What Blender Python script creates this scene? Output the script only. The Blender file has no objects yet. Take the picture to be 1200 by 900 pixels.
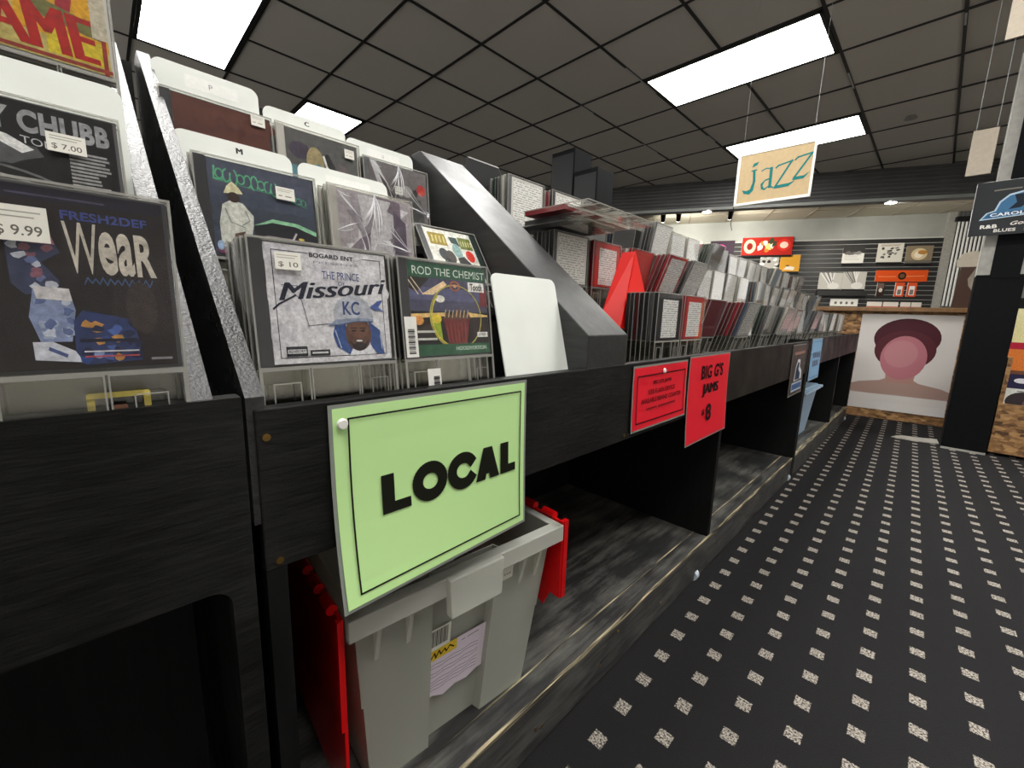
import bpy, bmesh, math, random
from mathutils import Vector, Matrix
random.seed(7)
SC = bpy.context.scene
COL = SC.collection
R = math.radians
PI = math.pi

# ------------------------------------------------------------------ camera, world, exposure
CAMZ = 0.80
def _cam():
    cd = bpy.data.cameras.new('camera'); cd.sensor_width = 36.0; cd.sensor_fit = 'HORIZONTAL'
    cd.lens = 36.0 * 486.134 / 1200.0
    cd.clip_start = 0.01; cd.clip_end = 60
    o = bpy.data.objects.new('camera', cd); COL.objects.link(o)
    a, b, c = 0.782584753, 0.168819686, 0.0301701002
    F = Vector((-math.sin(a), math.cos(a), 0)); Rt = Vector((math.cos(a), math.sin(a), 0)); U = Vector((0, 0, 1))
    F2 = F * math.cos(b) - U * math.sin(b); U2 = U * math.cos(b) + F * math.sin(b)
    R2 = Rt * math.cos(c) + U2 * math.sin(c); U3 = U2 * math.cos(c) - Rt * math.sin(c)
    m = Matrix.Identity(4)
    for i in range(3):
        m[i][0] = R2[i]; m[i][1] = U3[i]; m[i][2] = -F2[i]
    m[2][3] = CAMZ
    o.matrix_world = m
    SC.camera = o
_cam()
w = bpy.data.worlds.new('world'); SC.world = w; w.use_nodes = True
w.node_tree.nodes['Background'].inputs[0].default_value = (1.0, 0.97, 0.92, 1)
w.node_tree.nodes['Background'].inputs[1].default_value = 1.0
SC.view_settings.view_transform = 'Standard'
SC.view_settings.look = 'None'
SC.view_settings.exposure = 0.4
SC.view_settings.gamma = 1.0
SC.view_settings.use_curve_mapping = False
SC.cycles.transparent_max_bounces = 40
SC.cycles.max_bounces = 10
TROFFER = 15.0          # radiance of the ceiling light diffusers

# ------------------------------------------------------------------ materials
MATS = {}
def newmat(name):
    m = bpy.data.materials.new(name); m.use_nodes = True
    nt = m.node_tree; bs = nt.nodes['Principled BSDF']
    MATS[name] = m
    return m, nt, bs
def N(nt, t, **kw):
    n = nt.nodes.new(t)
    for k, v in kw.items(): setattr(n, k, v)
    return n
def L(nt, a, b): nt.links.new(a, b)
def ramp(nt, stops):
    n = N(nt, 'ShaderNodeValToRGB'); e = n.color_ramp.elements
    while len(e) < len(stops): e.new(0.5)
    for i, (p, c) in enumerate(stops):
        e[i].position = p; e[i].color = (*c, 1) if len(c) == 3 else c
    return n
def c3(s):
    """sRGB hex -> linear"""
    v = [int(s[i:i+2], 16) / 255 for i in (0, 2, 4)]
    return tuple(x / 12.92 if x <= .04045 else ((x + .055) / 1.055) ** 2.4 for x in v)
def plain(name, col, rough=.5, metal=0., spec=.5, noise=0., nscale=40., bump=0., coat=0.):
    m, nt, bs = newmat(name)
    if isinstance(col, str): col = c3(col)
    bs.inputs['Base Color'].default_value = (*col, 1)
    bs.inputs['Roughness'].default_value = rough; bs.inputs['Metallic'].default_value = metal
    bs.inputs['Specular IOR Level'].default_value = spec; bs.inputs['Coat Weight'].default_value = coat
    if noise or bump:
        tc = N(nt, 'ShaderNodeTexCoord'); no = N(nt, 'ShaderNodeTexNoise')
        no.inputs['Scale'].default_value = nscale; no.inputs['Detail'].default_value = 6
        L(nt, tc.outputs['Object'], no.inputs['Vector'])
        if noise:
            r = ramp(nt, [(.3, tuple(x * (1 - noise) for x in col)), (.7, tuple(min(1, x * (1 + noise)) for x in col))])
            L(nt, no.outputs['Fac'], r.inputs['Fac']); L(nt, r.outputs['Color'], bs.inputs['Base Color'])
        if bump:
            b = N(nt, 'ShaderNodeBump'); b.inputs['Strength'].default_value = bump; b.inputs['Distance'].default_value = .002
            L(nt, no.outputs['Fac'], b.inputs['Height']); L(nt, b.outputs['Normal'], bs.inputs['Normal'])
    return m
def emit(name, col, s):
    m, nt, bs = newmat(name)
    bs.inputs['Base Color'].default_value = (.8, .8, .8, 1)
    bs.inputs['Emission Color'].default_value = (*col, 1); bs.inputs['Emission Strength'].default_value = s
    return m

def black_paint(name, base=.012, rough=.33, bump=.25, dust=.0, along='Y', scale=1.0, speck=0., spec=.5):
    """brushed black paint on wood, with grain along one axis, scuffs and dust"""
    m, nt, bs = newmat(name)
    tc = N(nt, 'ShaderNodeTexCoord'); mp = N(nt, 'ShaderNodeMapping')
    sc = {'Y': (60, 6, 60), 'X': (6, 60, 60), 'Z': (60, 60, 6)}[along]
    mp.inputs['Scale'].default_value = tuple(x * scale for x in sc)
    L(nt, tc.outputs['Object'], mp.inputs['Vector'])
    g = N(nt, 'ShaderNodeTexNoise'); g.inputs['Scale'].default_value = 1.5; g.inputs['Detail'].default_value = 8; g.inputs['Roughness'].default_value = .7
    L(nt, mp.outputs['Vector'], g.inputs['Vector'])
    b2 = N(nt, 'ShaderNodeTexNoise'); b2.inputs['Scale'].default_value = 7; b2.inputs['Detail'].default_value = 6
    L(nt, tc.outputs['Object'], b2.inputs['Vector'])
    r1 = ramp(nt, [(.35, (base * .7,) * 3), (.75, (base * 1.7,) * 3)])
    L(nt, g.outputs['Fac'], r1.inputs['Fac'])
    col = r1.outputs['Color']
    if dust:
        mu = N(nt, 'ShaderNodeMath', operation='MULTIPLY'); L(nt, g.outputs['Fac'], mu.inputs[0]); L(nt, b2.outputs['Fac'], mu.inputs[1])
        rd = ramp(nt, [(.2, (0, 0, 0)), (.42, (dust,) * 3)])
        L(nt, mu.outputs[0], rd.inputs['Fac'])
        mx = N(nt, 'ShaderNodeMix', data_type='RGBA'); mx.inputs[7].default_value = (.32, .31, .27, 1)
        L(nt, rd.outputs['Color'], mx.inputs[0]); L(nt, col, mx.inputs[6]); col = mx.outputs[2]
    L(nt, col, bs.inputs['Base Color']); bs.inputs['Specular IOR Level'].default_value = spec
    rr = ramp(nt, [(.3, (rough * .8,) * 3), (.7, (min(1, rough * 1.35),) * 3)])
    L(nt, b2.outputs['Fac'], rr.inputs['Fac']); L(nt, rr.outputs['Color'], bs.inputs['Roughness'])
    bu = N(nt, 'ShaderNodeBump'); bu.inputs['Strength'].default_value = bump; bu.inputs['Distance'].default_value = .0015
    hgt = g.outputs['Fac']
    if speck:
        n3 = N(nt, 'ShaderNodeTexNoise'); n3.inputs['Scale'].default_value = speck; n3.inputs['Detail'].default_value = 3; L(nt, tc.outputs['Object'], n3.inputs['Vector'])
        ad = N(nt, 'ShaderNodeMath', operation='ADD'); L(nt, hgt, ad.inputs[0]); L(nt, n3.outputs['Fac'], ad.inputs[1]); hgt = ad.outputs[0]
    L(nt, hgt, bu.inputs['Height']); L(nt, bu.outputs['Normal'], bs.inputs['Normal'])
    return m
black_paint('black_board', .0055, .42, .5, .03, 'Y', 2.2, spec=.24)
black_paint('black_panel', .005, .45, .2, .0, 'Z', spec=.2)
black_paint('black_slope', .03, .24, .5, .0, 'X', 1.3, 330.)
black_paint('black_sloped_top', .02, .42, .3, .0, 'X', 1.0)
black_paint('black_shelf', .026, .5, .3, .50, 'Y', .45)
black_paint('black_kick', .034, .5, .3, .22, 'Y')

def worn_edge(name):
    m, nt, bs = newmat(name)
    tc = N(nt, 'ShaderNodeTexCoord'); mp = N(nt, 'ShaderNodeMapping'); mp.inputs['Scale'].default_value = (260, 9, 260)
    L(nt, tc.outputs['Object'], mp.inputs['Vector'])
    g = N(nt, 'ShaderNodeTexNoise'); g.inputs['Scale'].default_value = 1; g.inputs['Detail'].default_value = 7
    L(nt, mp.outputs['Vector'], g.inputs['Vector'])
    r = ramp(nt, [(.40, (.02, .018, .015)), (.50, (.22, .19, .12)), (.64, (.72, .62, .40))])
    L(nt, g.outputs['Fac'], r.inputs['Fac']); L(nt, r.outputs['Color'], bs.inputs['Base Color'])
    bs.inputs['Roughness'].default_value = .55
    return m
worn_edge('worn_edge')

def clear_plastic(name, tint=(.95, .95, .95), haze=.08, body=(.6, .6, .6), rough=.1, metal=0.):
    """clear plastic: see-through, Fresnel reflection, a little surface haze"""
    m, nt, bs = newmat(name)
    tr = N(nt, 'ShaderNodeBsdfTransparent'); tr.inputs[0].default_value = (*tint, 1)
    bs.inputs['Base Color'].default_value = (*body, 1); bs.inputs['Roughness'].default_value = rough
    bs.inputs['Metallic'].default_value = metal
    lw = N(nt, 'ShaderNodeLayerWeight'); lw.inputs[0].default_value = .5
    pw = N(nt, 'ShaderNodeMath', operation='POWER'); pw.inputs[1].default_value = 4.; L(nt, lw.outputs['Facing'], pw.inputs[0])
    ma = N(nt, 'ShaderNodeMath', operation='MULTIPLY_ADD', use_clamp=True); ma.inputs[1].default_value = .6; ma.inputs[2].default_value = haze
    L(nt, pw.outputs[0], ma.inputs[0])
    ms = N(nt, 'ShaderNodeMixShader'); L(nt, ma.outputs[0], ms.inputs[0]); L(nt, tr.outputs[0], ms.inputs[1]); L(nt, bs.outputs[0], ms.inputs[2])
    out = nt.nodes['Material Output']; L(nt, ms.outputs[0], out.inputs['Surface'])
    return m
clear_plastic('clear_lid', (.99, .99, .99), .025, (.9, .9, .9), .05, 1.)
clear_plastic('clear_keeper', (.965, .965, .955), .05, (.85, .84, .80), .1, 1.)
clear_plastic('clear_rail', (.85, .85, .83), .34, (.62, .61, .57), .15)
clear_plastic('clear_lower', (.93, .93, .91), .07, (.5, .49, .45), .15)
clear_plastic('clear_smoke', (.55, .55, .55), .22, (.20, .20, .21), .12)
clear_plastic('clear_film', (.95, .95, .95), .14, (.95, .95, .97), .10, 1.)
clear_plastic('tub_plastic', (.82, .83, .78), .40, (.66, .67, .61), .35)
clear_plastic('tub_rim', (.8, .8, .75), .42, (.80, .81, .75), .25)
clear_plastic('blue_tub_plastic', (.5, .65, .8), .6, (.42, .58, .75), .3)

plain('white_card', 'e9ece6', .45, noise=.04, nscale=12)
plain('paper', 'f0eee8', .7)
plain('red_card', 'f01a12', .5)
plain('red_lid', 'c8060c', .32)
plain('black_plastic', (.012, .012, .013), .5, spec=.25)
plain('tray_grey', (.10, .10, .105), .35)
plain('tray_smoke', (.030, .030, .034), .3)
plain('tray_red', '8a1a26', .35)
plain('tray_maroon', '5c1f28', .35)
plain('tray_green', '1f3b30', .35)
plain('tray_white', 'b9b5ac', .4)
plain('tray_blue', '3a4a60', .35)
plain('tray_brown', '4b3026', .4)
plain('brass', (.45, .28, .08), .3, 1)
plain('steel', (.5, .5, .5), .3, 1)
plain('dark_metal', (.02, .02, .02), .5)
plain('wheel_white', 'c9d3dd', .35)
plain('tbar', (.018, .017, .016), .5, noise=.3, nscale=8)
plain('ceiling_tile', (.70, .665, .60), .85, noise=.08, nscale=300, bump=.25)
plain('cream_tile', (.62, .58, .46), .8, noise=.05, nscale=200)
plain('wall_dark', (.05, .05, .052), .6)
plain('wall_pale', (.7, .68, .64), .7)
plain('wall_grey', (.33, .34, .32), .6, noise=.08, nscale=3)
plain('slat_black', (.02, .02, .02), .38)
plain('slat_groove', (.5, .5, .48), .5)
plain('corrugated_dark', (.10, .10, .10), .45, noise=.15, nscale=3)
plain('corrugated_silver', (.72, .73, .71), .4, .0)
plain('pillar_grey', (.35, .34, .31), .7, noise=.12, nscale=30)
plain('pillar_black', (.007, .0075, .008), .7, spec=.06, noise=.1, nscale=30)
plain('beige_board', (.45, .39, .31), .75, noise=.06, nscale=60)
plain('ledge_wood', (.22, .115, .045), .5, noise=.25, nscale=25)
plain('brown_board', (.055, .024, .014), .5)
plain('concrete_scrap', (.42, .40, .35), .8, noise=.1)
plain('string', (.3, .3, .3), .6)
emit('troffer_diffuser', (1.0, .985, .95), TROFFER)
emit('downlight_glow', (1.0, .97, .98), 12.0)

def osb():
    m, nt, bs = newmat('osb')
    tc = N(nt, 'ShaderNodeTexCoord'); mp = N(nt, 'ShaderNodeMapping'); mp.inputs['Scale'].default_value = (1, 1, 2.2)
    L(nt, tc.outputs['Object'], mp.inputs['Vector'])
    v = N(nt, 'ShaderNodeTexVoronoi'); v.inputs['Scale'].default_value = 26; L(nt, mp.outputs['Vector'], v.inputs['Vector'])
    n = N(nt, 'ShaderNodeTexNoise'); n.inputs['Scale'].default_value = 30; n.inputs['Detail'].default_value = 8; L(nt, mp.outputs['Vector'], n.inputs['Vector'])
    a = N(nt, 'ShaderNodeMix', data_type='RGBA'); a.inputs[0].default_value = .5
    L(nt, v.outputs['Color'], a.inputs[6]); L(nt, n.outputs['Fac'], a.inputs[7])
    bw = N(nt, 'ShaderNodeRGBToBW'); L(nt, a.outputs[2], bw.inputs[0])
    r = ramp(nt, [(.28, (.07, .032, .012)), (.5, (.30, .15, .055)), (.72, (.55, .32, .13))])
    L(nt, bw.outputs[0], r.inputs['Fac']); L(nt, r.outputs['Color'], bs.inputs['Base Color'])
    bs.inputs['Roughness'].default_value = .6
osb()

def carpet():
    m, nt, bs = newmat('carpet')
    tc = N(nt, 'ShaderNodeTexCoord'); mp = N(nt, 'ShaderNodeMapping')
    mp.inputs['Rotation'].default_value = (0, 0, -R(1.32))
    L(nt, tc.outputs['Object'], mp.inputs['Vector'])
    n0 = N(nt, 'ShaderNodeTexNoise'); n0.inputs['Scale'].default_value = 420; n0.inputs['Detail'].default_value = 2
    L(nt, tc.outputs['Object'], n0.inputs['Vector'])
    sub = N(nt, 'ShaderNodeVectorMath', operation='SUBTRACT'); sub.inputs[1].default_value = (.5, .5, .5); L(nt, n0.outputs['Color'], sub.inputs[0])
    scv = N(nt, 'ShaderNodeVectorMath', operation='SCALE'); scv.inputs['Scale'].default_value = .006; L(nt, sub.outputs[0], scv.inputs[0])
    add = N(nt, 'ShaderNodeVectorMath', operation='ADD'); L(nt, mp.outputs[0], add.inputs[0]); L(nt, scv.outputs[0], add.inputs[1])
    sep = N(nt, 'ShaderNodeSeparateXYZ'); L(nt, add.outputs[0], sep.inputs[0])
    def cell(sock, off, pitch, half):
        s = N(nt, 'ShaderNodeMath', operation='SUBTRACT'); L(nt, sock, s.inputs[0]); s.inputs[1].default_value = off - 100 * pitch
        d = N(nt, 'ShaderNodeMath', operation='DIVIDE'); L(nt, s.outputs[0], d.inputs[0]); d.inputs[1].default_value = pitch
        a = N(nt, 'ShaderNodeMath', operation='ADD'); L(nt, d.outputs[0], a.inputs[0]); a.inputs[1].default_value = .5
        f = N(nt, 'ShaderNodeMath', operation='FRACT'); L(nt, a.outputs[0], f.inputs[0])
        s2 = N(nt, 'ShaderNodeMath', operation='SUBTRACT'); L(nt, f.outputs[0], s2.inputs[0]); s2.inputs[1].default_value = .5
        ab = N(nt, 'ShaderNodeMath', operation='ABSOLUTE'); L(nt, s2.outputs[0], ab.inputs[0])
        lt = N(nt, 'ShaderNodeMath', operation='LESS_THAN'); L(nt, ab.outputs[0], lt.inputs[0]); lt.inputs[1].default_value = half / pitch
        return lt.outputs[0]
    cx = cell(sep.outputs['X'], -.409181 * CAMZ, .111379 * CAMZ, .0135)
    cy = cell(sep.outputs['Y'], 2.05962 * CAMZ, .117439 * CAMZ, .0148)
    mul = N(nt, 'ShaderNodeMath', operation='MULTIPLY'); L(nt, cx, mul.inputs[0]); L(nt, cy, mul.inputs[1])
    n1 = N(nt, 'ShaderNodeTexNoise'); n1.inputs['Scale'].default_value = 260; n1.inputs['Detail'].default_value = 3; L(nt, tc.outputs['Object'], n1.inputs['Vector'])
    rd = ramp(nt, [(.40, (.05, .043, .037)), (.52, (.34, .31, .27)), (.70, (.56, .51, .44))]); L(nt, n1.outputs['Fac'], rd.inputs['Fac'])
    n2 = N(nt, 'ShaderNodeTexNoise'); n2.inputs['Scale'].default_value = 900; L(nt, tc.outputs['Object'], n2.inputs['Vector'])
    rb = ramp(nt, [(.3, (.008, .0078, .0083)), (.7, (.025, .0238, .025))]); L(nt, n2.outputs['Fac'], rb.inputs['Fac'])
    mx = N(nt, 'ShaderNodeMix', data_type='RGBA'); L(nt, mul.outputs[0], mx.inputs[0]); L(nt, rb.outputs[0], mx.inputs[6]); L(nt, rd.outputs[0], mx.inputs[7])
    L(nt, mx.outputs[2], bs.inputs['Base Color']); bs.inputs['Roughness'].default_value = .95; bs.inputs['Specular IOR Level'].default_value = .15
    bu = N(nt, 'ShaderNodeBump'); bu.inputs['Strength'].default_value = .5; bu.inputs['Distance'].default_value = .003
    L(nt, n1.outputs['Fac'], bu.inputs['Height']); L(nt, bu.outputs[0], bs.inputs['Normal'])
carpet()

def tracklist():
    """white paper with rows of tiny printed text"""
    m, nt, bs = newmat('track_paper')
    tc = N(nt, 'ShaderNodeTexCoord'); sep = N(nt, 'ShaderNodeSeparateXYZ'); L(nt, tc.outputs['Object'], sep.inputs[0])
    mu = N(nt, 'ShaderNodeMath', operation='MULTIPLY'); mu.inputs[1].default_value = 170; L(nt, sep.outputs['Z'], mu.inputs[0])
    fr = N(nt, 'ShaderNodeMath', operation='FRACT'); L(nt, mu.outputs[0], fr.inputs[0])
    lt = N(nt, 'ShaderNodeMath', operation='LESS_THAN'); lt.inputs[1].default_value = .45; L(nt, fr.outputs[0], lt.inputs[0])
    mp = N(nt, 'ShaderNodeMapping'); mp.inputs['Scale'].default_value = (1, 140, 170); L(nt, tc.outputs['Object'], mp.inputs['Vector'])
    n = N(nt, 'ShaderNodeTexNoise'); n.inputs['Scale'].default_value = 1; n.inputs['Detail'].default_value = 1; L(nt, mp.outputs[0], n.inputs['Vector'])
    gt = N(nt, 'ShaderNodeMath', operation='GREATER_THAN'); gt.inputs[1].default_value = .47; L(nt, n.outputs['Fac'], gt.inputs[0])
    mm = N(nt, 'ShaderNodeMath', operation='MULTIPLY'); L(nt, lt.outputs[0], mm.inputs[0]); L(nt, gt.outputs[0], mm.inputs[1])
    mx = N(nt, 'ShaderNodeMix', data_type='RGBA'); L(nt, mm.outputs[0], mx.inputs[0])
    mx.inputs[6].default_value = (.86, .85, .81, 1); mx.inputs[7].default_value = (.40, .39, .37, 1)
    L(nt, mx.outputs[2], bs.inputs['Base Color']); bs.inputs['Roughness'].default_value = .7
tracklist()

def print_mat(name, rough, grain=.0):
    m, nt, bs = newmat(name)
    a = N(nt, 'ShaderNodeVertexColor'); a.layer_name = 'ink'
    tc = N(nt, 'ShaderNodeTexCoord'); no = N(nt, 'ShaderNodeTexNoise'); no.inputs['Scale'].default_value = 170; no.inputs['Detail'].default_value = 5; no.inputs['Roughness'].default_value = .7
    L(nt, tc.outputs['Object'], no.inputs['Vector'])
    rg = ramp(nt, [(.3, (1 - grain,) * 3), (.7, (1 + grain * .6,) * 3)]); L(nt, no.outputs['Fac'], rg.inputs['Fac'])
    mu = N(nt, 'ShaderNodeMix', data_type='RGBA', blend_type='MULTIPLY'); mu.inputs[0].default_value = 1.; L(nt, a.outputs['Color'], mu.inputs[6]); L(nt, rg.outputs['Color'], mu.inputs[7])
    L(nt, mu.outputs[2], bs.inputs['Base Color']); bs.inputs['Roughness'].default_value = rough; bs.inputs['Specular IOR Level'].default_value = .2
print_mat('print', .5, .06); print_mat('print_gloss', .18, .3); print_mat('print_photo', .5, .42)
plain('crease_glint', (.9, .9, .92), .25)
M = MATS

# ------------------------------------------------------------------ mesh helpers
class MB:
    """collects faces for ONE mesh object"""
    def __init__(s): s.v = []; s.f = []
    def poly(s, pts):
        b = len(s.v); s.v += [tuple(p) for p in pts]; s.f.append(tuple(range(b, b + len(pts)))); return s
    def box(s, x0, x1, y0, y1, z0, z1):
        b = len(s.v)
        s.v += [(x, y, z) for z in (z0, z1) for y in (y0, y1) for x in (x0, x1)]
        s.f += [tuple(b + i for i in q) for q in ((0, 2, 3, 1), (4, 5, 7, 6), (0, 1, 5, 4), (2, 6, 7, 3), (0, 4, 6, 2), (1, 3, 7, 5))]
        return s
    def prism(s, pts, axis, a, b2):
        """polygon pts in the two other axes, extruded on axis from a to b2"""
        def mk(p, t):
            if axis == 'x': return (t, p[0], p[1])
            if axis == 'y': return (p[0], t, p[1])
            return (p[0], p[1], t)
        b = len(s.v); n = len(pts)
        s.v += [mk(p, a) for p in pts] + [mk(p, b2) for p in pts]
        s.f.append(tuple(range(b, b + n))[::-1]); s.f.append(tuple(range(b + n, b + 2 * n)))
        for i in range(n):
            j = (i + 1) % n; s.f.append((b + i, b + j, b + n + j, b + n + i))
        return s
    def cyl(s, c, r, axis, a, b2, n=14, r2=None):
        r2 = r if r2 is None else r2
        def mk(x, y, t):
            if axis == 'x': return (t, c[0] + x, c[1] + y)
            if axis == 'y': return (c[0] + x, t, c[1] + y)
            return (c[0] + x, c[1] + y, t)
        b = len(s.v)
        for rr, t in ((r, a), (r2, b2)):
            s.v += [mk(rr * math.cos(2 * PI * i / n), rr * math.sin(2 * PI * i / n), t) for i in range(n)]
        s.f.append(tuple(range(b, b + n))[::-1]); s.f.append(tuple(range(b + n, b + 2 * n)))
        for i in range(n):
            j = (i + 1) % n; s.f.append((b + i, b + j, b + n + j, b + n + i))
        return s
    def tube(s, p, q, r, n=8):
        p = Vector(p); q = Vector(q); d = (q - p).normalized(); u = d.orthogonal().normalized(); v = d.cross(u)
        b = len(s.v)
        for c in (p, q):
            s.v += [tuple(c + u * r * math.cos(2 * PI * i / n) + v * r * math.sin(2 * PI * i / n)) for i in range(n)]
        s.f.append(tuple(range(b, b + n))[::-1]); s.f.append(tuple(range(b + n, b + 2 * n)))
        for i in range(n):
            j = (i + 1) % n; s.f.append((b + i, b + j, b + n + j, b + n + i))
        return s
    def slab(s, pts, t):
        """planar polygon in space thickened by t along its normal"""
        P = [Vector(p) for p in pts]; nrm = (P[1] - P[0]).cross(P[2] - P[0]).normalized() * t
        b = len(s.v); n = len(P)
        s.v += [tuple(p) for p in P] + [tuple(p + nrm) for p in P]
        s.f.append(tuple(range(b, b + n))[::-1]); s.f.append(tuple(range(b + n, b + 2 * n)))
        for i in range(n):
            j = (i + 1) % n; s.f.append((b + i, b + j, b + n + j, b + n + i))
        return s
    def mesh(s, name, mat):
        me = bpy.data.meshes.new(name); me.from_pydata(s.v, [], s.f)
        bm = bmesh.new(); bm.from_mesh(me); bmesh.ops.recalc_face_normals(bm, faces=bm.faces); bm.to_mesh(me); bm.free()
        me.materials.append(M[mat] if isinstance(mat, str) else mat); return me
    def build(s, name, mat, parent=None, bevel=0., smooth=False):
        return obj(name, s.mesh(name, mat), parent, bevel, smooth)
def combine(name, parts):
    """several MBs with one material each -> one mesh"""
    V = []; Fc = []; mi = []
    for k, (mb, mat) in enumerate(parts):
        b = len(V); V += mb.v; Fc += [tuple(b + i for i in f) for f in mb.f]; mi += [k] * len(mb.f)
    me = bpy.data.meshes.new(name); me.from_pydata(V, [], Fc)
    for mb, mat in parts: me.materials.append(M[mat])
    me.polygons.foreach_set('material_index', mi)
    bm = bmesh.new(); bm.from_mesh(me); bmesh.ops.recalc_face_normals(bm, faces=bm.faces); bm.to_mesh(me); bm.free()
    return me
def obj(name, me, parent=None, bevel=0., smooth=False):
    o = bpy.data.objects.new(name, me); COL.objects.link(o)
    if parent: o.parent = parent
    if bevel:
        md = o.modifiers.new('bevel', 'BEVEL'); md.width = bevel; md.segments = 2; md.limit_method = 'ANGLE'
    if smooth:
        for p in me.polygons: p.use_smooth = True
    return o
def tag(o, label=None, cat=None, group=None, kind=None):
    if label: o['label'] = label
    if cat: o['category'] = cat
    if group: o['group'] = group
    if kind: o['kind'] = kind
    return o
def thing(name, label, cat, loc=(0, 0, 0), rot=(0, 0, 0), group=None):
    o = bpy.data.objects.new(name, None); COL.objects.link(o); o.empty_display_size = .05
    o.location = loc; o.rotation_euler = rot
    return tag(o, label, cat, group)
def rrect(x0, y0, x1, y1, r, n=5, corners=(1, 1, 1, 1)):
    """rounded rectangle outline; corners = BL, BR, TR, TL"""
    out = []
    for k, (cx, cy, a0) in enumerate(((x0 + r, y0 + r, PI), (x1 - r, y0 + r, 1.5 * PI), (x1 - r, y1 - r, 0), (x0 + r, y1 - r, .5 * PI))):
        if corners[k]:
            out += [(cx + r * math.cos(a0 + i / n * PI / 2), cy + r * math.sin(a0 + i / n * PI / 2)) for i in range(n + 1)]
        else:
            out.append(((x0, y0), (x1, y0), (x1, y1), (x0, y1))[k])
    return out

# ------------------------------------------------------------------ flat print (lettering, cover art)
TXT = {}
def text_mesh(body, bold):
    k = (body, bold)
    if k not in TXT:
        c = bpy.data.curves.new('t', 'FONT'); c.body = body; c.offset = bold; c.resolution_u = 4; c.space_character = 1 + bold * 1.6; c.fill_mode = 'FRONT'
        o = bpy.data.objects.new('t', c); me = bpy.data.meshes.new_from_object(o)
        vs = [(v.co.x, v.co.y) for v in me.vertices]; fs = [tuple(p.vertices) for p in me.polygons]
        bpy.data.objects.remove(o); bpy.data.curves.remove(c); bpy.data.meshes.remove(me)
        x0 = min(v[0] for v in vs); x1 = max(v[0] for v in vs); y0 = min(v[1] for v in vs); y1 = max(v[1] for v in vs)
        TXT[k] = ([((x - x0) / (x1 - x0), (y - y0) / (y1 - y0)) for x, y in vs], fs)
    return TXT[k]
class Print:
    """layered flat artwork on a w x h sheet; local front = +X, right = +Y, up = +Z; u, v in 0..1"""
    def __init__(s, w, h, warp=None, step=2.0e-5, x=0.):
        s.w, s.h, s.warp, s.step, s.x = w, h, warp, step, x
        s.v = []; s.f = []; s.c = []; s.lay = 0; s.tu = (0., 1.)
    def _pt(s, u, v):
        u = s.tu[0] + s.tu[1] * u
        x = s.x + s.lay * s.step + (s.warp(u, v) if s.warp else 0)
        return (x, (u - .5) * s.w, v * s.h)
    def poly(s, pts, col):
        s.lay += 1
        if isinstance(col, str): col = c3(col)
        b = len(s.v); s.v += [s._pt(*p) for p in pts]; s.f.append(tuple(range(b, b + len(pts)))); s.c.append(col); return s
    def rect(s, u0, v0, u1, v1, col): return s.poly([(u0, v0), (u1, v0), (u1, v1), (u0, v1)], col)
    def ell(s, u, v, ru, rv, col, n=24, rot=0.):
        cr, sr = math.cos(rot), math.sin(rot)
        return s.poly([(u + ru * math.cos(a) * cr - rv * math.sin(a) * sr, v + ru * math.cos(a) * sr + rv * math.sin(a) * cr) for a in (2 * PI * i / n for i in range(n))], col)
    def blob(s, u, v, ru, rv, col, j=.25, n=14, seed=0):
        rn = random.Random(seed)
        return s.poly([(u + ru * k * math.cos(a), v + rv * k * math.sin(a)) for a, k in ((2 * PI * i / n, 1 + rn.uniform(-j, j)) for i in range(n))], col)
    def line(s, pts, wd, col, asp=None):
        """stroke; wd in u units"""
        s.lay += 1
        if isinstance(col, str): col = c3(col)
        asp = s.w / s.h if asp is None else asp
        for (a, b), (c, d) in zip(pts[:-1], pts[1:]):
            dx, dy = (c - a), (d - b) / asp; l = math.hypot(dx, dy) or 1; nx, ny = -dy / l * wd / 2, dx / l * wd / 2 * asp
            ex, ey = dx / l * wd * .3, dy / l * wd * .3 * asp
            k = len(s.v); s.v += [s._pt(a + nx - ex, b + ny - ey), s._pt(a - nx - ex, b - ny - ey), s._pt(c - nx + ex, d - ny + ey), s._pt(c + nx + ex, d + ny + ey)]
            s.f.append((k, k + 1, k + 2, k + 3)); s.c.append(col)
        return s
    def arc(s, u, v, ru, rv, a0, a1, wd, col, n=16):
        return s.line([(u + ru * math.cos(a0 + (a1 - a0) * i / n), v + rv * math.sin(a0 + (a1 - a0) * i / n)) for i in range(n + 1)], wd, col)
    def frame(s, u0, v0, u1, v1, wd, col, sub=10):
        def seg(a, b): return [(a[0] + (b[0] - a[0]) * i / sub, a[1] + (b[1] - a[1]) * i / sub) for i in range(sub + 1)]
        c = [(u0, v0), (u1, v0), (u1, v1), (u0, v1)]
        for i in range(4): s.line(seg(c[i], c[(i + 1) % 4]), wd, col)
        return s
    def text(s, body, u0, v0, u1, v1, col, bold=.0, shear=0., rise=0., fat=0.):
        if fat:
            for k in (-1, -.33, .33, 1): s.text(body, u0 + k * fat, v0, u1 + k * fat, v1, col, 0., shear, rise)
            return s
        vs, fs = text_mesh(body, bold); s.lay += 1
        if isinstance(col, str): col = c3(col)
        b = len(s.v)
        s.v += [s._pt(u0 + (u1 - u0) * x + shear * y * (v1 - v0), v0 + (v1 - v0) * y + rise * x) for x, y in vs]
        s.f += [tuple(b + i for i in f) for f in fs]; s.c += [col] * len(fs); return s
    def rows(s, u0, v0, u1, v1, n, wd, col, jit=.3, seed=1):
        rn = random.Random(seed)
        for i in range(n):
            v = v1 - (v1 - v0) * i / max(1, n - 1)
            s.line([(u0, v), (u1 - rn.random() * jit * (u1 - u0), v)], wd, col)
        return s
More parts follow.
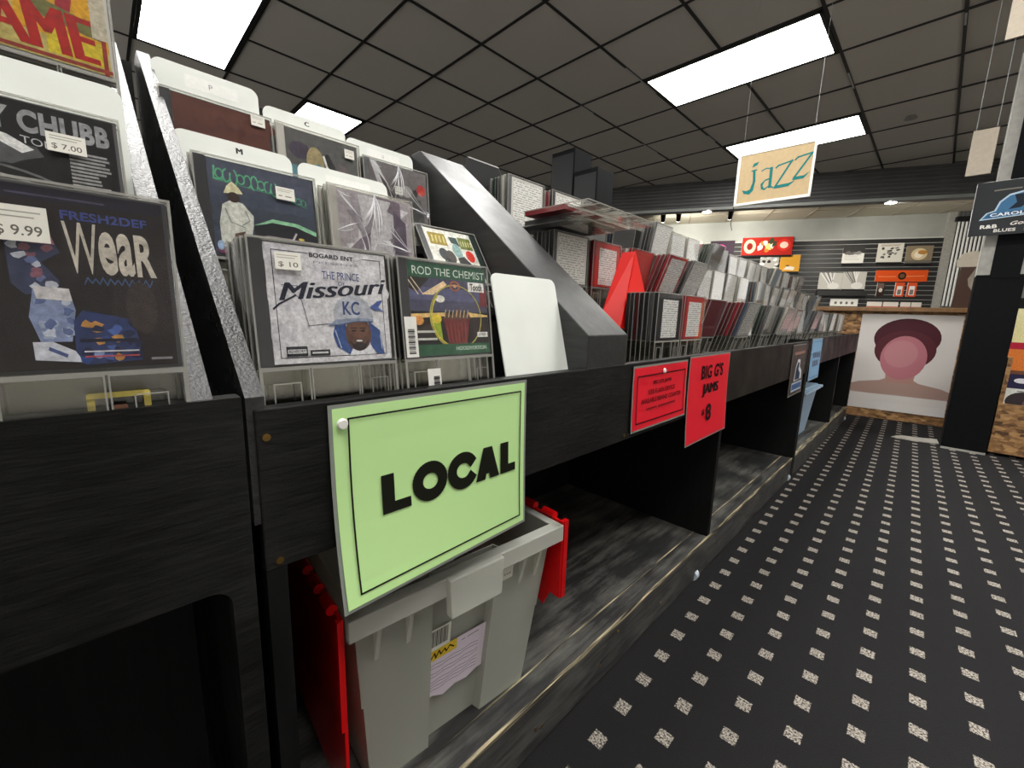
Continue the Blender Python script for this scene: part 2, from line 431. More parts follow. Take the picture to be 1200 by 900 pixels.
    def mesh(s, name, mat='print'):
        me = bpy.data.meshes.new(name); me.from_pydata(s.v, [], s.f)
        a = me.color_attributes.new('ink', 'FLOAT_COLOR', 'CORNER'); buf = []
        for p, col in zip(me.polygons, s.c): buf += [*col, 1.] * p.loop_total
        a.data.foreach_set('color', buf); me.materials.append(M[mat]); return me
    def build(s, name, parent, mat='print', loc=(0, 0, 0), rot=(0, 0, 0)):
        o = obj(name, s.mesh(name, mat), parent); o.location = loc; o.rotation_euler = rot; return o

# ------------------------------------------------------------------ the room
def struct(o, label=None): return tag(o, label, None, None, 'structure')
struct(MB().box(-9, 3.2, -3.2, 11, -.05, 0).build('floor', 'carpet'))
CZ = 2.708; YAW = -R(.478)
GX = lambda i: -3.205 + .61 * i
GY = lambda j: 2.153 + .5997 * j
ceil = struct(MB().box(-9, 3.4, -3.4, 9.5, .02, .06).build('ceiling', 'ceiling_tile'))
ceil.location = (0, 0, CZ); ceil.rotation_euler = (0, 0, YAW)
LIGHTS = [(2, 2), (2, 5), (-2, -3), (-4, -1), (2, -1), (2, -4), (5, -4), (5, -1), (7, 2), (-2, -6)]  # the unseen aisle, pillar and rear-left panels are added for fill light
TH = R(24.7); B0 = Vector((-.981, 6.999, 0)); UU = Vector((math.cos(TH), math.sin(TH), 0)); NN = Vector((-math.sin(TH), math.cos(TH), 0))
tile_me = MB().box(.006, .604, .006, .594, .0, .018).mesh('ceiling_tile', 'ceiling_tile')
occ = {(i + k, j) for i, j in LIGHTS for k in (0, 1)}
for i in range(-7, 5):
    for j in range(-4, 10):
        c = Vector((GX(i) + .3, GY(j) + .3, 0))
        if (i, j) in occ or (c - B0).dot(NN) > .45: continue
        o = obj('ceiling_tile', tile_me, ceil); o.location = (GX(i), GY(j), random.uniform(-.001, .002))
bar_y = MB().box(-.009, .009, -2.6, 7.6, -.006, .004).mesh('grid_bar', 'tbar')
bar_x = MB().box(-7.5, 2.4, -.009, .009, -.0055, .004).mesh('grid_bar', 'tbar')
for i in range(-7, 6):
    o = obj('grid_bar', bar_y, ceil); o.location = (GX(i), 0, 0)
for j in range(-4, 10):
    o = obj('grid_bar', bar_x, ceil); o.location = (0, GY(j), 0)
plain('paint_chip', (.62, .62, .60), .5)
for (i, y0, y1) in ((5, 3.98, 4.13), (4, 4.3, 4.6), (2, 3.1, 3.6), (1, 3.35, 3.55), (1, 4.5, 4.85), (2, 4.75, 4.95)):
    MB().box(GX(i) - .006, GX(i) + .005, y0, y1, -.0075, -.0055).build('paint_chip', 'paint_chip', ceil)

struct(MB().box(-9, -8.9, -3.2, 11, 0, 3.3).build('wall_left', 'wall_dark'))
# unseen windows added behind the viewer for daylight fill: sills, mullions and panes
def glazed(name, n, horiz, a0, a1, c):
    st = thing(name, None, None); st['kind'] = 'structure'
    def bx(u0, u1, t, z0, z1): return MB().box(u0, u1, c - t, c + t, z0, z1) if horiz else MB().box(c - t, c + t, u0, u1, z0, z1)
    bx(a0, a1, .06, 0, .35).build('sill_wall', 'wall_dark', st); bx(a0, a1, .06, 2.60, 2.80).build('head_rail', 'dark_metal', st)
    for k in range(n + 1): u = a0 + (a1 - a0) * k / n; bx(u - .03, u + .03, .04, .35, 2.60).build('mullion', 'dark_metal', st)
    for k in range(n): u = a0 + (a1 - a0) * k / n; v = a0 + (a1 - a0) * (k + 1) / n; bx(u + .03, v - .03, .003, .35, 2.60).build('pane', 'clear_lid', st)
glazed('fill_window_1', 7, True, -9, 3.2, -3.15); struct(MB().box(3.1, 3.2, -3.1, 11, 0, 3.3).build('wall_right', 'wall_pale'))

# ceiling troffers
def troffer(i, j, label):
    t = thing('ceiling_light', label, 'ceiling light', (0, 0, CZ), (0, 0, YAW), 'ceiling light panels')
    x0, x1, y0, y1 = GX(i) + .012, GX(i + 2) - .012, GY(j) + .012, GY(j + 1) - .012
    MB().box(x0, x1, y0, y0 + .022, -.012, .016).box(x0, x1, y1 - .022, y1, -.012, .016).box(x0, x0 + .022, y0, y1, -.012, .016).box(x1 - .022, x1, y0, y1, -.012, .016).build("frame", "tbar", t)
    MB().box(x0 + .022, x1 - .022, y0 + .022, y1 - .022, -.009, .012).build('diffuser', 'troffer_diffuser', t)
LL = ['white ceiling light panel nearest above the jazz sign', 'far white ceiling light panel partly behind the jazz sign', 'large white ceiling light panel above the stacked CDs at upper left',
      'white ceiling light panel just showing over the back rail of the bin', 'ceiling light panel over the bin row', 'ceiling light panel over the near bin', 'unseen ceiling light panel added behind the viewer in the aisle',
      'unseen ceiling light panel added over the aisle', 'unseen ceiling light panel added right of the pillar', 'unseen ceiling light panel added left behind the viewer']
for (i, j), lb in zip(LIGHTS, LL): troffer(i, j, lb)

# corrugated bulkhead, lower ceiling and slat wall of the raised corner, all turned by 24.7 degrees
def corner(o): o.location = B0; o.rotation_euler = (0, 0, TH); return o
mb = MB(); prof = []
z = 2.35
while z < 2.70: prof += [(-.0, z), (-.018, z + .012), (-.018, z + .026), (0, z + .038)]; z += .046
prof += [(0, 2.74), (.08, 2.74), (.08, 2.35)]
mb.prism(prof, 'x', -6.5, 2.6)
bulk = struct(corner(mb.build('trim_1', 'corrugated_dark')))
MB().box(-6.5, 2.6, -.03, .12, 2.315, 2.352).build('soffit', 'wall_grey', bulk)
for s in (-1.65, .45, -3.9):
    d = MB().cyl((s, .02), .075, 'z', 2.300, 2.316, 20).build('downlight_rim', 'steel', bulk)
    MB().cyl((s, .02), .058, 'z', 2.297, 2.301, 20).build('downlight_lens', 'downlight_glow', d)
lc = struct(corner(MB().box(-6.5, 3.5, .08, 2.3, 2.55, 2.60).build('ceiling_rear', 'cream_tile')))
for s in range(-6, 4):
    MB().box(s * .61 - .008, s * .61 + .008, .1, 2.02, 2.544, 2.55).build('grid_bar', 'beige_board', lc)
for y in (.8, 1.4): MB().box(-6.5, 3.5, y - .008, y + .008, 2.545, 2.55).build('grid_bar', 'beige_board', lc)
wb = struct(corner(MB().box(-6.5, 3.6, 2.02, 2.1, 0, 2.56).build('wall_back', 'wall_grey')))
sl = MB().box(-2.6, 1.93, -.012, 0, 0, .065).mesh('slat', 'slat_black')
MB().box(-2.6, 1.93, 2.012, 2.02, .9, 2.2).build('slat_backing', 'slat_groove', wb)
for k in range(17):
    o = obj('slat', sl, wb); o.location = (0, 2.012, .92 + k * .0745)
MB().box(1.93, 2.03, 1.96, 2.02, .9, 2.62).build('corner_post', 'pillar_grey', wb)
# fluted silver panel beside the slat wall
fp = tag(corner(MB().box(2.04, 2.47, 1.975, 2.0, 1.12, 2.42).build('fluted_panel', 'black_plastic')), 'silver vertically fluted metal panel at the end of the slat wall', 'wall panel')
fl = MB().cyl((0, 0), .0145, 'z', 1.12, 2.42, 10).mesh('flute', 'corrugated_silver')
for k in range(9): o = obj('flute', fl, fp); o.location = (2.06 + k * .047, 1.965, 0)
mb = MB(); prof = [(2.02, 2.0)]
for k in range(9): s = 2.02 + k * .05; prof += [(s + .006, 1.93), (s + .030, 1.93), (s + .036, 1.96)]
prof += [(2.5, 2.0)]
mb.prism(prof, 'z', 2.46, 2.64)
fu = mb.build('fluted_cap', 'corrugated_dark', fp)
MB().box(2.0, 2.5, 1.90, 2.0, 2.40, 2.47).build('cap_band', 'black_plastic', fp)
# little track lights under the soffit: they light the rear wall
for q, (s, lb) in enumerate(((-2.25, 'small black track light hanging at left under the soffit'), (-2.02, 'second small black track light under the soffit'), (-1.28, 'small black track light below the jazz sign'))):
    t = thing('track_light', lb, 'track light', B0 + UU * s + NN * .62 + Vector((0, 0, 2.55)), (0, 0, TH), 'track lights')
    MB().cyl((0, 0), .008, 'z', -.14, 0, 8).build('stem', 'black_plastic', t)
    o = MB().cyl((0, 0), .03, 'z', -.07, .07, 14, .04).build('lamp_head', 'black_plastic', t); o.location = (0, 0, -.17); o.rotation_euler = (R(50), 0, 0)
    MB().cyl((0, 0), .028, 'z', -.074, -.071, 14).build('lamp_lens', 'downlight_glow', t).matrix_basis = o.matrix_basis
def spot(s, off, z, power, tx, ty, tz, size=1.6, soft=.08):
    ld = bpy.data.lights.new('track_spot', 'SPOT'); ld.energy = power; ld.spot_size = size; ld.spot_blend = .8; ld.shadow_soft_size = soft; ld.color = (1, .95, .84)
    o = bpy.data.objects.new('track_spot', ld); COL.objects.link(o)
    p = B0 + UU * s + NN * off + Vector((0, 0, z)); q = B0 + UU * tx + NN * ty + Vector((0, 0, tz))
    o.location = p; o.rotation_euler = (q - p).to_track_quat('-Z', 'Y').to_euler()
spot(-2.25, .80, 2.34, 55, -1.9, 2.0, 2.3); spot(-2.02, .80, 2.34, 55, -1.2, 2.0, 2.2); spot(-1.28, .80, 2.34, 70, -.2, 2.0, 2.1)
spot(.45, .02, 2.28, 120, 1.6, 2.0, 1.5); spot(-1.65, .02, 2.28, 50, -1.3, 1.4, 1.2)

# low partition of particle board with the poster
pt = thing('wall_partition', None, None, (-.402, 4.645, 0), (0, 0, R(6))); pt['kind'] = 'structure'
MB().box(-.45, .62, 0, .02, .012, .905).build('particle_board', 'osb', pt)
MB().box(-.45, .62, -.02, 0, .012, .07).build('bottom_rail', 'osb', pt)
MB().box(-.47, .60, -.045, .10, .905, .94).build('top_ledge', 'ledge_wood', pt, .004)
po = thing('wall_poster', 'pale poster of a maroon and rose portrait shape on particle board', 'poster', (-.402 + .27 * math.cos(R(6)), 4.642 + .27 * math.sin(R(6)), .0), (0, 0, R(6) - PI / 2))
# sheet faces -Y of the partition: local +X points to the viewer after the turn
p = Print(.60, .80)
PW = lambda u, v: .012 * max(0, .12 - v) * (1 - u) * 4
p.warp = lambda u, v: .02 * max(0., .1 - v) / .1 * (.3 + u) * .5
MBs = MB()
plain('poster_paper', 'd6d0cb', .45)
for a in range(12):
    for b in range(10):
        u0, u1, v0, v1 = b / 10, (b + 1) / 10, a / 12, (a + 1) / 12
        MBs.poly([p._pt(*q) for q in ((u0, v0), (u1, v0), (u1, v1), (u0, v1))])
sh = MBs.build('sheet', 'poster_paper', po); md = sh.modifiers.new('thick', 'SOLIDIFY'); md.thickness = .0008; md.offset = -1
sh.location = (0, 0, .085)
p.x = .0006
# generic stand-in: soft overlapping rounded colour fields, no features
p.poly([(.0, .26), (.08, .285), (.30, .315), (.38, .35), (.62, .35), (.70, .31), (.92, .275), (1., .25), (1., .14), (.75, .15), (.5, .165), (.25, .15), (0, .15)], 'a88a80')
p.poly([(.0, .18), (.25, .165), (.5, .175), (.75, .165), (1., .165), (1., .10), (.7, .085), (.3, .085), (0, .10)], 'b3a199')
p.poly([(.36, .30), (.64, .30), (.66, .50), (.34, .50)], 'ad8479')
p.ell(.5, .76, .335, .20, '4a222a', 30); p.ell(.5, .64, .31, .20, '54272e', 30)
p.ell(.5, .56, .235, .225, 'b27079', 30); p.ell(.47, .60, .17, .14, 'b97f84', 24)
p.build('print', po, 'print', (0, 0, .085))
# scrap of pale flooring on the carpet
tag(MB().prism([(-.10, 4.00), (.02, 3.985), (.145, 4.03), (.135, 4.17), (.03, 4.12), (-.05, 4.10)], 'z', .0, .006).build('floor_scrap', 'concrete_scrap'), 'pale flat scrap lying on the carpet before the poster', 'floor scrap')

# pillar
pl = thing('support_pillar', 'black square pillar with pale grey upper sides', 'pillar', (.25, 4.03, 0))
MB().box(-.095, .095, -.095, .095, 0, CZ + .02).build('core', 'pillar_grey', pl)
MB().box(-.10, .10, -.10, .10, 0, 1.12).build('lower_wrap', 'pillar_black', pl)
MB().box(-.045, .075, -.104, -.095, 1.10, CZ + .02).build('black_strip', 'pillar_black', pl)
MB().box(-.10, .10, -.107, -.10, 0, .012).build('base_strip', 'pillar_grey', pl)
# sign hung on the pillar
sg = thing('category_sign', 'dark hanging sign with blue domed emblem on the pillar', 'sign', (.245, 3.85, 1.345), (0, 0, -PI / 2))
MB().box(-.004, 0, -.17, .17, 0, .305).build('panel', 'black_plastic', sg)
MB().box(-.006, .001, -.172, .172, .300, .306).box(-.006, .001, -.173, -.168, 0, .305).build('edge_strip', 'steel', sg)
p = Print(.34, .305, x=.0012)
p.rect(0, 0, 1, 1, '2b2d30'); p.line([(.22, .83), (.34, .835), (.52, .835)], .022, '77736a'); p.line([(.56, .84), (.72, .845), (.98, .85)], .022, '8a8478')
p.poly([(.10, .29), (.17, .42), (.26, .46), (.30, .62), (.40, .74), (.55, .78), (.68, .74), (.76, .66), (.86, .62), (.88, .44), (1., .42), (.98, .36)], 'b8cfe0')
p.poly([(.13, .31), (.19, .41), (.28, .445), (.32, .60), (.41, .71), (.55, .75), (.66, .71), (.72, .62), (.84, .60), (.85, .43), (.96, .40), (.94, .37)], '3f6f96')
p.poly([(.46, .72), (.58, .73), (.66, .68), (.72, .60), (.82, .58), (.70, .53), (.62, .56), (.56, .48), (.42, .46), (.50, .58)], '15202c')
p.poly([(.58, .66), (.70, .63), (.60, .62)], 'dfe8ee')
p.poly([(.17, .33), (.20, .40), (.94, .44), (.92, .38)], '2b5980')
p.text('CAROLINA B', .22, .345, .92, .405, 'e6eef2', .03, 0, .02)
p.text('R&B', .13, .13, .33, .20, 'e8e6e0', .04); p.text('Gospel', .46, .14, .80, .23, 'e8e0da', .02, .3, .02); p.text('BLUES', .30, .05, .55, .11, 'dedad2', .03)
p.rect(.64, .05, .86, .12, '8d5a62'); p.rows(.67, .07, .83, .10, 2, .012, 'd8c4c2', .2)
p.build('emblem', sg)

def hung_card(name, label, x, y, z0, w, h, rz=0):
    t = thing(name, label, 'sign', (x, y, z0), (0, 0, rz))
    MB().box(-w / 2, w / 2, -.006, .006, 0, h).build('board', 'beige_board', t)
    for s in (-1, 1): MB().cyl((s * w * .4, 0), .0012, 'z', h, CZ - z0, 6).build('string', 'string', t)
hung_card('blank_board', 'blank beige board hanging beside the pillar', .058, 3.5, 1.62, .095, .23)
hung_card('blank_board', 'small blank beige board hanging near the ceiling', .075, 2.9, 2.02, .055, .16)
tag(MB().cyl((-.41, 5.55), .05, 'z', CZ - .02, CZ, 12, .035).build('smoke_detector', 'pillar_grey'), 'small round grey smoke detector on the ceiling tiles', 'detector')

# hanging jazz sign
jz = thing('jazz_sign', 'tan hanging sign reading jazz in teal letters', 'sign', (-.755, 2.8, .675 + CAMZ), (R(0), 0, R(2) - PI / 2))
plain('tan_board', 'b79f76', .6, noise=.05, nscale=50)
MB().box(-.012, 0, -.186, .186, 0, .275).build('board', 'tan_board', jz)
MB().box(-.013, .003, -.190, -.176, -.002, .278).box(-.013, .003, .180, .190, -.002, .278).box(-.013, .003, -.19, .19, -.004, .010).box(-.013, .003, -.19, .19, .272, .278).build('border_strip', 'paper', jz)
p = Print(.372, .275, x=.001); T = '10726f'
p.poly([(.20, .72), (.27, .76), (.29, .82), (.22, .80)], T)
p.line([(.235, .66), (.25, .45), (.235, .30)], .035, T); p.poly([(.225, .40), (.262, .40), (.25, .26), (.20, .19), (.12, .22), (.09, .30), (.15, .27), (.20, .29)], T)
p.line([(.20, .655), (.27, .665)], .018, T)
p.line([(.34, .62), (.40, .66), (.47, .64)], .016, T); p.line([(.47, .65), (.475, .28)], .040, T); p.line([(.475, .30), (.52, .26)], .018, T)
p.poly([(.46, .46), (.40, .44), (.345, .36), (.36, .26), (.41, .23), (.47, .32), (.46, .28), (.40, .265), (.375, .33), (.40, .41), (.46, .43)], T)
p.line([(.53, .63), (.56, .67), (.74, .72)], .022, T); p.line([(.73, .72), (.54, .25)], .026, T); p.poly([(.53, .23), (.72, .24), (.80, .33), (.72, .30), (.55, .29)], T)
p.line([(.77, .72), (.80, .76), (1.0 - .02, .80)], .022, T); p.line([(.97, .79), (.78, .38)], .026, T); p.poly([(.76, .34), (.90, .34), (.97, .46), (.90, .40), (.77, .40)], T)
p.build('lettering', jz)
for s in (-1, 1): MB().tube((-.005, s * .17, .275), (-.005, s * .17, CZ - .675 - CAMZ), .0007, 6).build('hanging_wire', 'steel', jz)
MB().tube((-.005, -.19, -.0), (-.02, -.20, -.10), .002, 6).tube((-.02, -.2, -.1), (.0, -.185, -.14), .002, 6).build('dangling_wire', 'black_plastic', jz)

# black tower cabinets beyond the bins
for k, (x0, x1, z1, lb) in enumerate(((-2.57, -2.32, 2.19, 'tall black tower cabinet beyond the CD bins'), (-2.315, -2.08, 1.99, 'lower black tower cabinet beside the tall one beyond the bins'))):
    t = thing('tower_cabinet', lb, 'cabinet', ((x0 + x1) / 2, 3.12, 0))
    h = (x1 - x0) / 2
    MB().box(-h, h, -.12, .12, .02, z1).build('body', 'pillar_black', t, .006)
    MB().box(-h + .01, h - .01, -.127, -.12, .06, z1 - .04).build('grille', 'black_plastic', t); MB().box(-h, h, -.125, .125, 0, .02).build('plinth', 'black_plastic', t)

# records on the slat wall
def wall_rec(name, label, s0, s1, z0, z1, art, cat='record sleeve', ledge=True, t=.006, grp=None):
    w, h = s1 - s0, z1 - z0
    o = thing(name, label, cat, B0 + UU * ((s0 + s1) / 2) + NN * 1.985 + Vector((0, 0, z0)), (0, 0, TH - PI / 2), grp)
    MB().box(-t, 0, -w / 2, w / 2, 0, h).build('sleeve', 'paper', o)
    if ledge: MB().box(-.012, .03, -w / 2 + .01, w / 2 - .01, -.03, -.002).build('ledge_bracket', 'black_plastic', o)
    p = Print(w, h, x=.0006); art(p); p.build('cover_art', o); return o
def a_bands(p): p.rect(0, 0, 1, 1, 'e9e7e2'); p.rect(0, .62, 1, 1, '3d3b3a'); p.blob(.3, .62, .2, .12, '6b6866', .4, 16, 2); p.blob(.7, .64, .2, .1, '8b8885', .4, 16, 3); p.rows(.1, .2, .9, .5, 5, .015, 'a9a6a2')
def a_sketch(p):
    p.rect(0, 0, 1, 1, 'd9d6cc'); p.rows(.12, .86, .9, .91, 2, .02, '8d7264', .1)
    for k in range(16): p.blob(random.uniform(.2, .85), random.uniform(.25, .75), .07, .05, random.choice(('555250', '7f7b76', '3b3a39')), .5, 9, k)
def a_gold(p): p.rect(0, 0, 1, 1, '8a7b66'); p.ell(.5, .52, .3, .34, 'd9c39b'); p.ell(.48, .5, .16, .2, 'f1e6d2'); p.ell(.62, .62, .18, .12, 'b9853f'); p.rect(0, 0, 1, .16, '6a655c')
def a_rays(p):
    p.rect(0, 0, 1, 1, 'bdbab4')
    for k in range(7): p.line([(.05 + .1 * k, 1), (.6, .05 + .09 * k)], .04, random.choice(('4e4c4a', '8b8985', 'e8e6e2')))
    p.ell(.65, .2, .25, .2, 'd8d6d1')
wall_rec('record_sleeve', 'white record sleeve with dark top band on slat wall', .63, .93, 1.80, 2.06, a_bands, grp='records on the slat wall')
wall_rec('record_sleeve', 'cream record sleeve with grey sketch on slat wall', 1.10, 1.44, 1.81, 2.11, a_sketch, grp='records on the slat wall')
wall_rec('record_sleeve', 'tan record sleeve with golden oval at slat wall corner', 1.48, 1.82, 1.79, 2.06, a_gold, grp='records on the slat wall')
wall_rec('record_sleeve', 'left of two matching grey rayed record sleeves', .345, .68, 1.37, 1.645, a_rays, grp='records on the slat wall')
wall_rec('record_sleeve', 'right of two matching grey rayed record sleeves', .685, 1.01, 1.375, 1.66, a_rays, grp='records on the slat wall')
tag(corner(MB().box(.33, 1.03, 1.90, 1.998, 1.26, 1.34).build('display_ledge', 'slat_black')), 'black ledge under the two grey rayed sleeves', 'shelf')
def a_orange(p): p.rect(0, 0, 1, 1, 'd9511c'); p.ell(.52, .5, .08, .34, '1c1512'); p.ell(.52, .5, .05, .2, '6b4a30'); p.line([(.06, .45), (.4, .45)], .012, 'f0a070'); p.line([(.6, .45), (.94, .5)], .012, 'f0a070')
wall_rec('orange_banner', 'orange banner with round black badge on slat wall', 1.13, 1.81, 1.50, 1.68, a_orange, 'banner', False)
def a_bottle(p): p.rect(0, 0, 1, 1, '33241f'); p.rect(.1, .6, .9, .95, '6e5a50'); p.ell(.5, .45, .25, .15, 'd9cfc6')
def a_tag(p): p.rect(0, 0, 1, 1, 'd8532a'); p.rect(.2, .1, .8, .75, 'eae6e0'); p.rect(.3, .15, .7, .5, '7a7470')
for k, (a, b, ar, lb) in enumerate(((1.18, 1.28, a_bottle, 'small dark brown pack under the orange banner'), (1.42, 1.54, a_tag, 'left orange and white pack under the orange banner'), (1.58, 1.70, a_tag, 'right orange and white pack under the orange banner'))):
    wall_rec('hanging_pack', lb, a, b, 1.26, 1.485, ar, 'package', False, .02, 'packs hanging under the orange banner')
def a_strip(p): p.rect(0, 0, 1, 1, 'e4e2dc'); [p.ell(.2 + .2 * k, .45, .05, .2, '6d6a68') for k in range(4)]
def a_strip2(p): p.rect(0, 0, 1, 1, 'e6ddd4'); p.rect(0, 0, 1, .35, 'c4695a'); p.rect(.48, .0, .52, 1, '59463f')
wall_rec('shelf_card', 'white card with four grey dots above the wooden ledge', .56, .95, 1.09, 1.21, a_strip, 'card', False)
wall_rec('shelf_card', 'long white and coral card above the ledge', 1.08, 1.50, 1.06, 1.17, a_strip2, 'card', False); wall_rec('shelf_card', 'short white and coral card above the ledge', 1.53, 1.80, 1.06, 1.17, a_strip2, 'card', False)
def a_comic(p):
    p.rect(0, 0, 1, 1, 'b8281f'); p.ell(.16, .5, .12, .4, 'e9d9b0'); p.ell(.16, .5, .06, .2, '8a1d18')
    for k in range(9): p.blob(.36 + .035 * k, random.uniform(.25, .8), .05, .17, random.choice(('e7cf7a', 'efece4', '3b4a30', 'd88a3a', '2a2422')), .4, 9, k)
    p.ell(.83, .55, .13, .33, 'd8392b'); p.ell(.83, .55, .08, .18, 'f0d0c0')
wall_rec('long_box', 'long red box with bright crowd picture high on slat wall', -.90, -.11, 1.955, 2.26, a_comic, 'box', True, .05)
def a_yellow(p): p.rect(0, 0, 1, 1, 'e2a53a'); p.blob(.5, .2, .3, .12, 'f3ead8', .3, 12, 3); p.ell(.4, .35, .1, .05, '8d5a2a')
wall_rec('record_sleeve', 'yellow record sleeve below the long red box', -.27, .03, 1.67, 1.95, a_yellow, grp='records on the slat wall')
def a_bw(p): p.rect(0, 0, 1, 1, 'b8b5ae'); [p.blob(random.random(), random.random(), .12, .1, random.choice(('2a2a2a', 'efefef')), .4, 9, k) for k in range(9)]
wall_rec('record_sleeve', 'black and white record sleeve left of the yellow one', -.58, -.29, 1.68, 1.94, a_bw, grp='records on the slat wall')
def a_pink(p): p.rect(0, 0, 1, 1, '3a2a3a'); p.ell(.4, .5, .25, .25, 'c0408c')
wall_rec('record_sleeve', 'dark record sleeve with pink glow left of the red box', -1.42, -1.02, 1.98, 2.22, a_pink, grp='records on the slat wall')
def a_swirl(p): p.rect(0, 0, 1, 1, 'cfc8c4'); p.arc(.3, .6, .22, .3, 0, 5, .07, '2a2626'); p.rect(.55, .2, 1, .8, 'b8555a')
wall_rec('record_sleeve', 'white record sleeve with black swirl at far left', -1.95, -1.55, 1.98, 2.22, a_swirl, grp='records on the slat wall')
# brown cut-out board standing on the wooden ledge beside the pillar
ct = thing('cutout_board', 'dark brown cut-out board with pale curve on the ledge', 'board', (.098, 4.75, .94), (0, 0, R(6)))
MB().prism([(-.02, 0), (.075, 0), (.075, .13), (.05, .17), (.04, .22), (.06, .27), (.075, .31), (-.005, .31), (-.01, .2), (-.012, .12)], 'y', -.012, .012).build('board', 'brown_board', ct)
MB().prism([(-.03, .31), (.075, .31), (.075, .42), (.04, .425), (-.01, .41), (-.035, .36)], 'y', -.010, .010).build('pale_head', 'beige_board', ct)
MB().box(.03, .075, .014, .02, .1, .3).build('pale_backing', 'beige_board', ct)

# record rack at the right with a particle-board front
rk = thing('record_rack', 'particle board record rack right of the pillar', 'rack', (.36, 3.97, 0))
MB().box(0, 1.2, 0, .02, .02, .335).build('front_panel', 'osb', rk); MB().box(0, 1.2, .02, .40, .02, .04).build('bottom_panel', 'osb', rk)
MB().box(0, .02, .02, .40, .04, .62).build('side_panel', 'osb', rk); MB().box(1.18, 1.2, .02, .4, .04, .62).build('side_panel', 'osb', rk); MB().box(0, 1.2, .40, .42, .02, 1.0).build('back_panel', 'black_panel', rk)
def rack_rec(label, x, y, z0, art, lean=-10, w=.315):
    o = thing('record_sleeve', label, 'record sleeve', (x, y, z0), (0, 0, -PI / 2), 'records in the right rack')
    q = obj('sleeve', MB().box(-.004, 0, -w / 2, w / 2, 0, w).mesh('sleeve', 'paper'), o); q.rotation_euler = (0, R(lean), 0)
    p = Print(w, w, x=.0006); art(p); p.build('cover_art', o, 'print_gloss').rotation_euler = (0, R(lean), 0)
def a_fire(p):
    p.rect(0, 0, 1, 1, 'd87a34'); p.rect(0, .86, 1, 1, 'b41f38'); p.rect(0, 0, 1, .42, '6d4632'); p.rect(0, 0, 1, .08, 'cdb79a')
    p.blob(.5, .55, .2, .16, 'f0b45c', .3, 14, 4); p.blob(.65, .3, .12, .2, '3c2420', .3, 14, 5); p.ell(.62, .18, .05, .08, 'e8dcc8')
def a_face(p): p.rect(0, 0, 1, 1, 'd9dcd6'); p.ell(.30, .74, .24, .20, '2e2226'); p.ell(.42, .70, .13, .15, '6d4850'); p.rows(.2, .95, .9, .95, 1, .02, '6a645f', .1)
def a_navy(p): p.rect(0, 0, 1, 1, '221f45'); p.ell(.28, .87, .1, .05, 'e6e4ec'); p.blob(.5, .6, .4, .08, '4a4290', .3, 14, 2)
def a_fruit(p): p.rect(0, 0, 1, 1, 'dcd39a'); p.ell(.4, .6, .2, .22, '8fae3a'); p.blob(.6, .3, .3, .14, 'e5e4da', .3, 12, 6); p.rect(0, .0, 1, .1, '6c6a68')
rack_rec('white record sleeve with dark profile at the front of the rack', .53, 4.03, .115, a_face)
rack_rec('navy record sleeve with white oval behind the profile sleeve', .52, 4.11, .20, a_navy)
rack_rec('orange and brown record sleeve in the middle of the rack', .535, 4.20, .40, a_fire)
rack_rec('pale green record sleeve at the back of the rack', .545, 4.30, .62, a_fruit)
# ------------------------------------------------------------------ CD bins
FX = -.41            # front plane of the bin row
def screw(parent, y, z, mat='brass'):
    MB().cyl((y, z), .0035, 'x', FX, FX + .0012, 10).build('screw', mat, parent)
def caster(parent, y):
    c = MB().box(FX - .06, FX - .03, y - .012, y + .012, .045, .10).build('caster', 'steel', parent)
    MB().cyl((FX - .008, .016), .016, 'y', y - .010, y + .010, 18).build('caster_wheel', 'wheel_white', c)
    MB().cyl((FX - .008, .016), .006, 'y', y - .012, y + .012, 10).build('caster_hub', 'dark_metal', c)
SIDE = lambda dz=0., zf=.72: [(FX - .004, .60), (FX - .004, zf), (-.92, zf + .903 * (.92 + FX) + dz), (-.97, zf + .903 * (.92 + FX) + dz), (-.97, .60)]

# near bin at the left with an arched opening in its front
b1 = thing('cd_bin', 'black wooden CD bin with arched front opening at far left', 'CD bin', (0, 0, 0), group='CD bins in a row')
oy, oz, rr = .064, .550, .016
pts = [(-1.3, .10), (-1.3, .722), (.083, .722), (.083, 0), (oy, 0), (oy, oz - rr)] + [(oy - rr + rr * math.cos(a * PI / 12), oz - rr + rr * math.sin(a * PI / 12)) for a in range(1, 7)] + [(-1.2, oz), (-1.2, .10)]
MB().prism(pts, 'x', FX - .02, FX).build('front_panel', 'black_board', b1)
MB().box(-1.0, FX - .02, -1.3, .083, .06, .10).build('base_shelf', 'black_shelf', b1)
MB().box(-1.0, -.97, -1.3, .083, 0, 1.18).build('back_panel', 'black_panel', b1)
MB().prism(SIDE(), 'y', .046, .064).build('side_panel', 'black_slope', b1); MB().box(-.97, FX - .02, .066, .080, .0, .60).build('lower_side_panel', 'black_panel', b1)
for k, (x1, x0, z) in enumerate(((FX - .02, -.60, .675), (-.60, -.74, .79), (-.74, -.97, .915))):
    MB().box(x0, x1, -1.3, .046, z - .012, z).build('tier_shelf', 'black_panel', b1)
    MB().box(x0 - .012, x0, -1.3, .046, z - .012, z + .115).build('tier_riser', 'black_panel', b1)
MB().box(-.55, -.53, -1.3, .046, .10, .66).build('inner_panel', 'black_panel', b1)

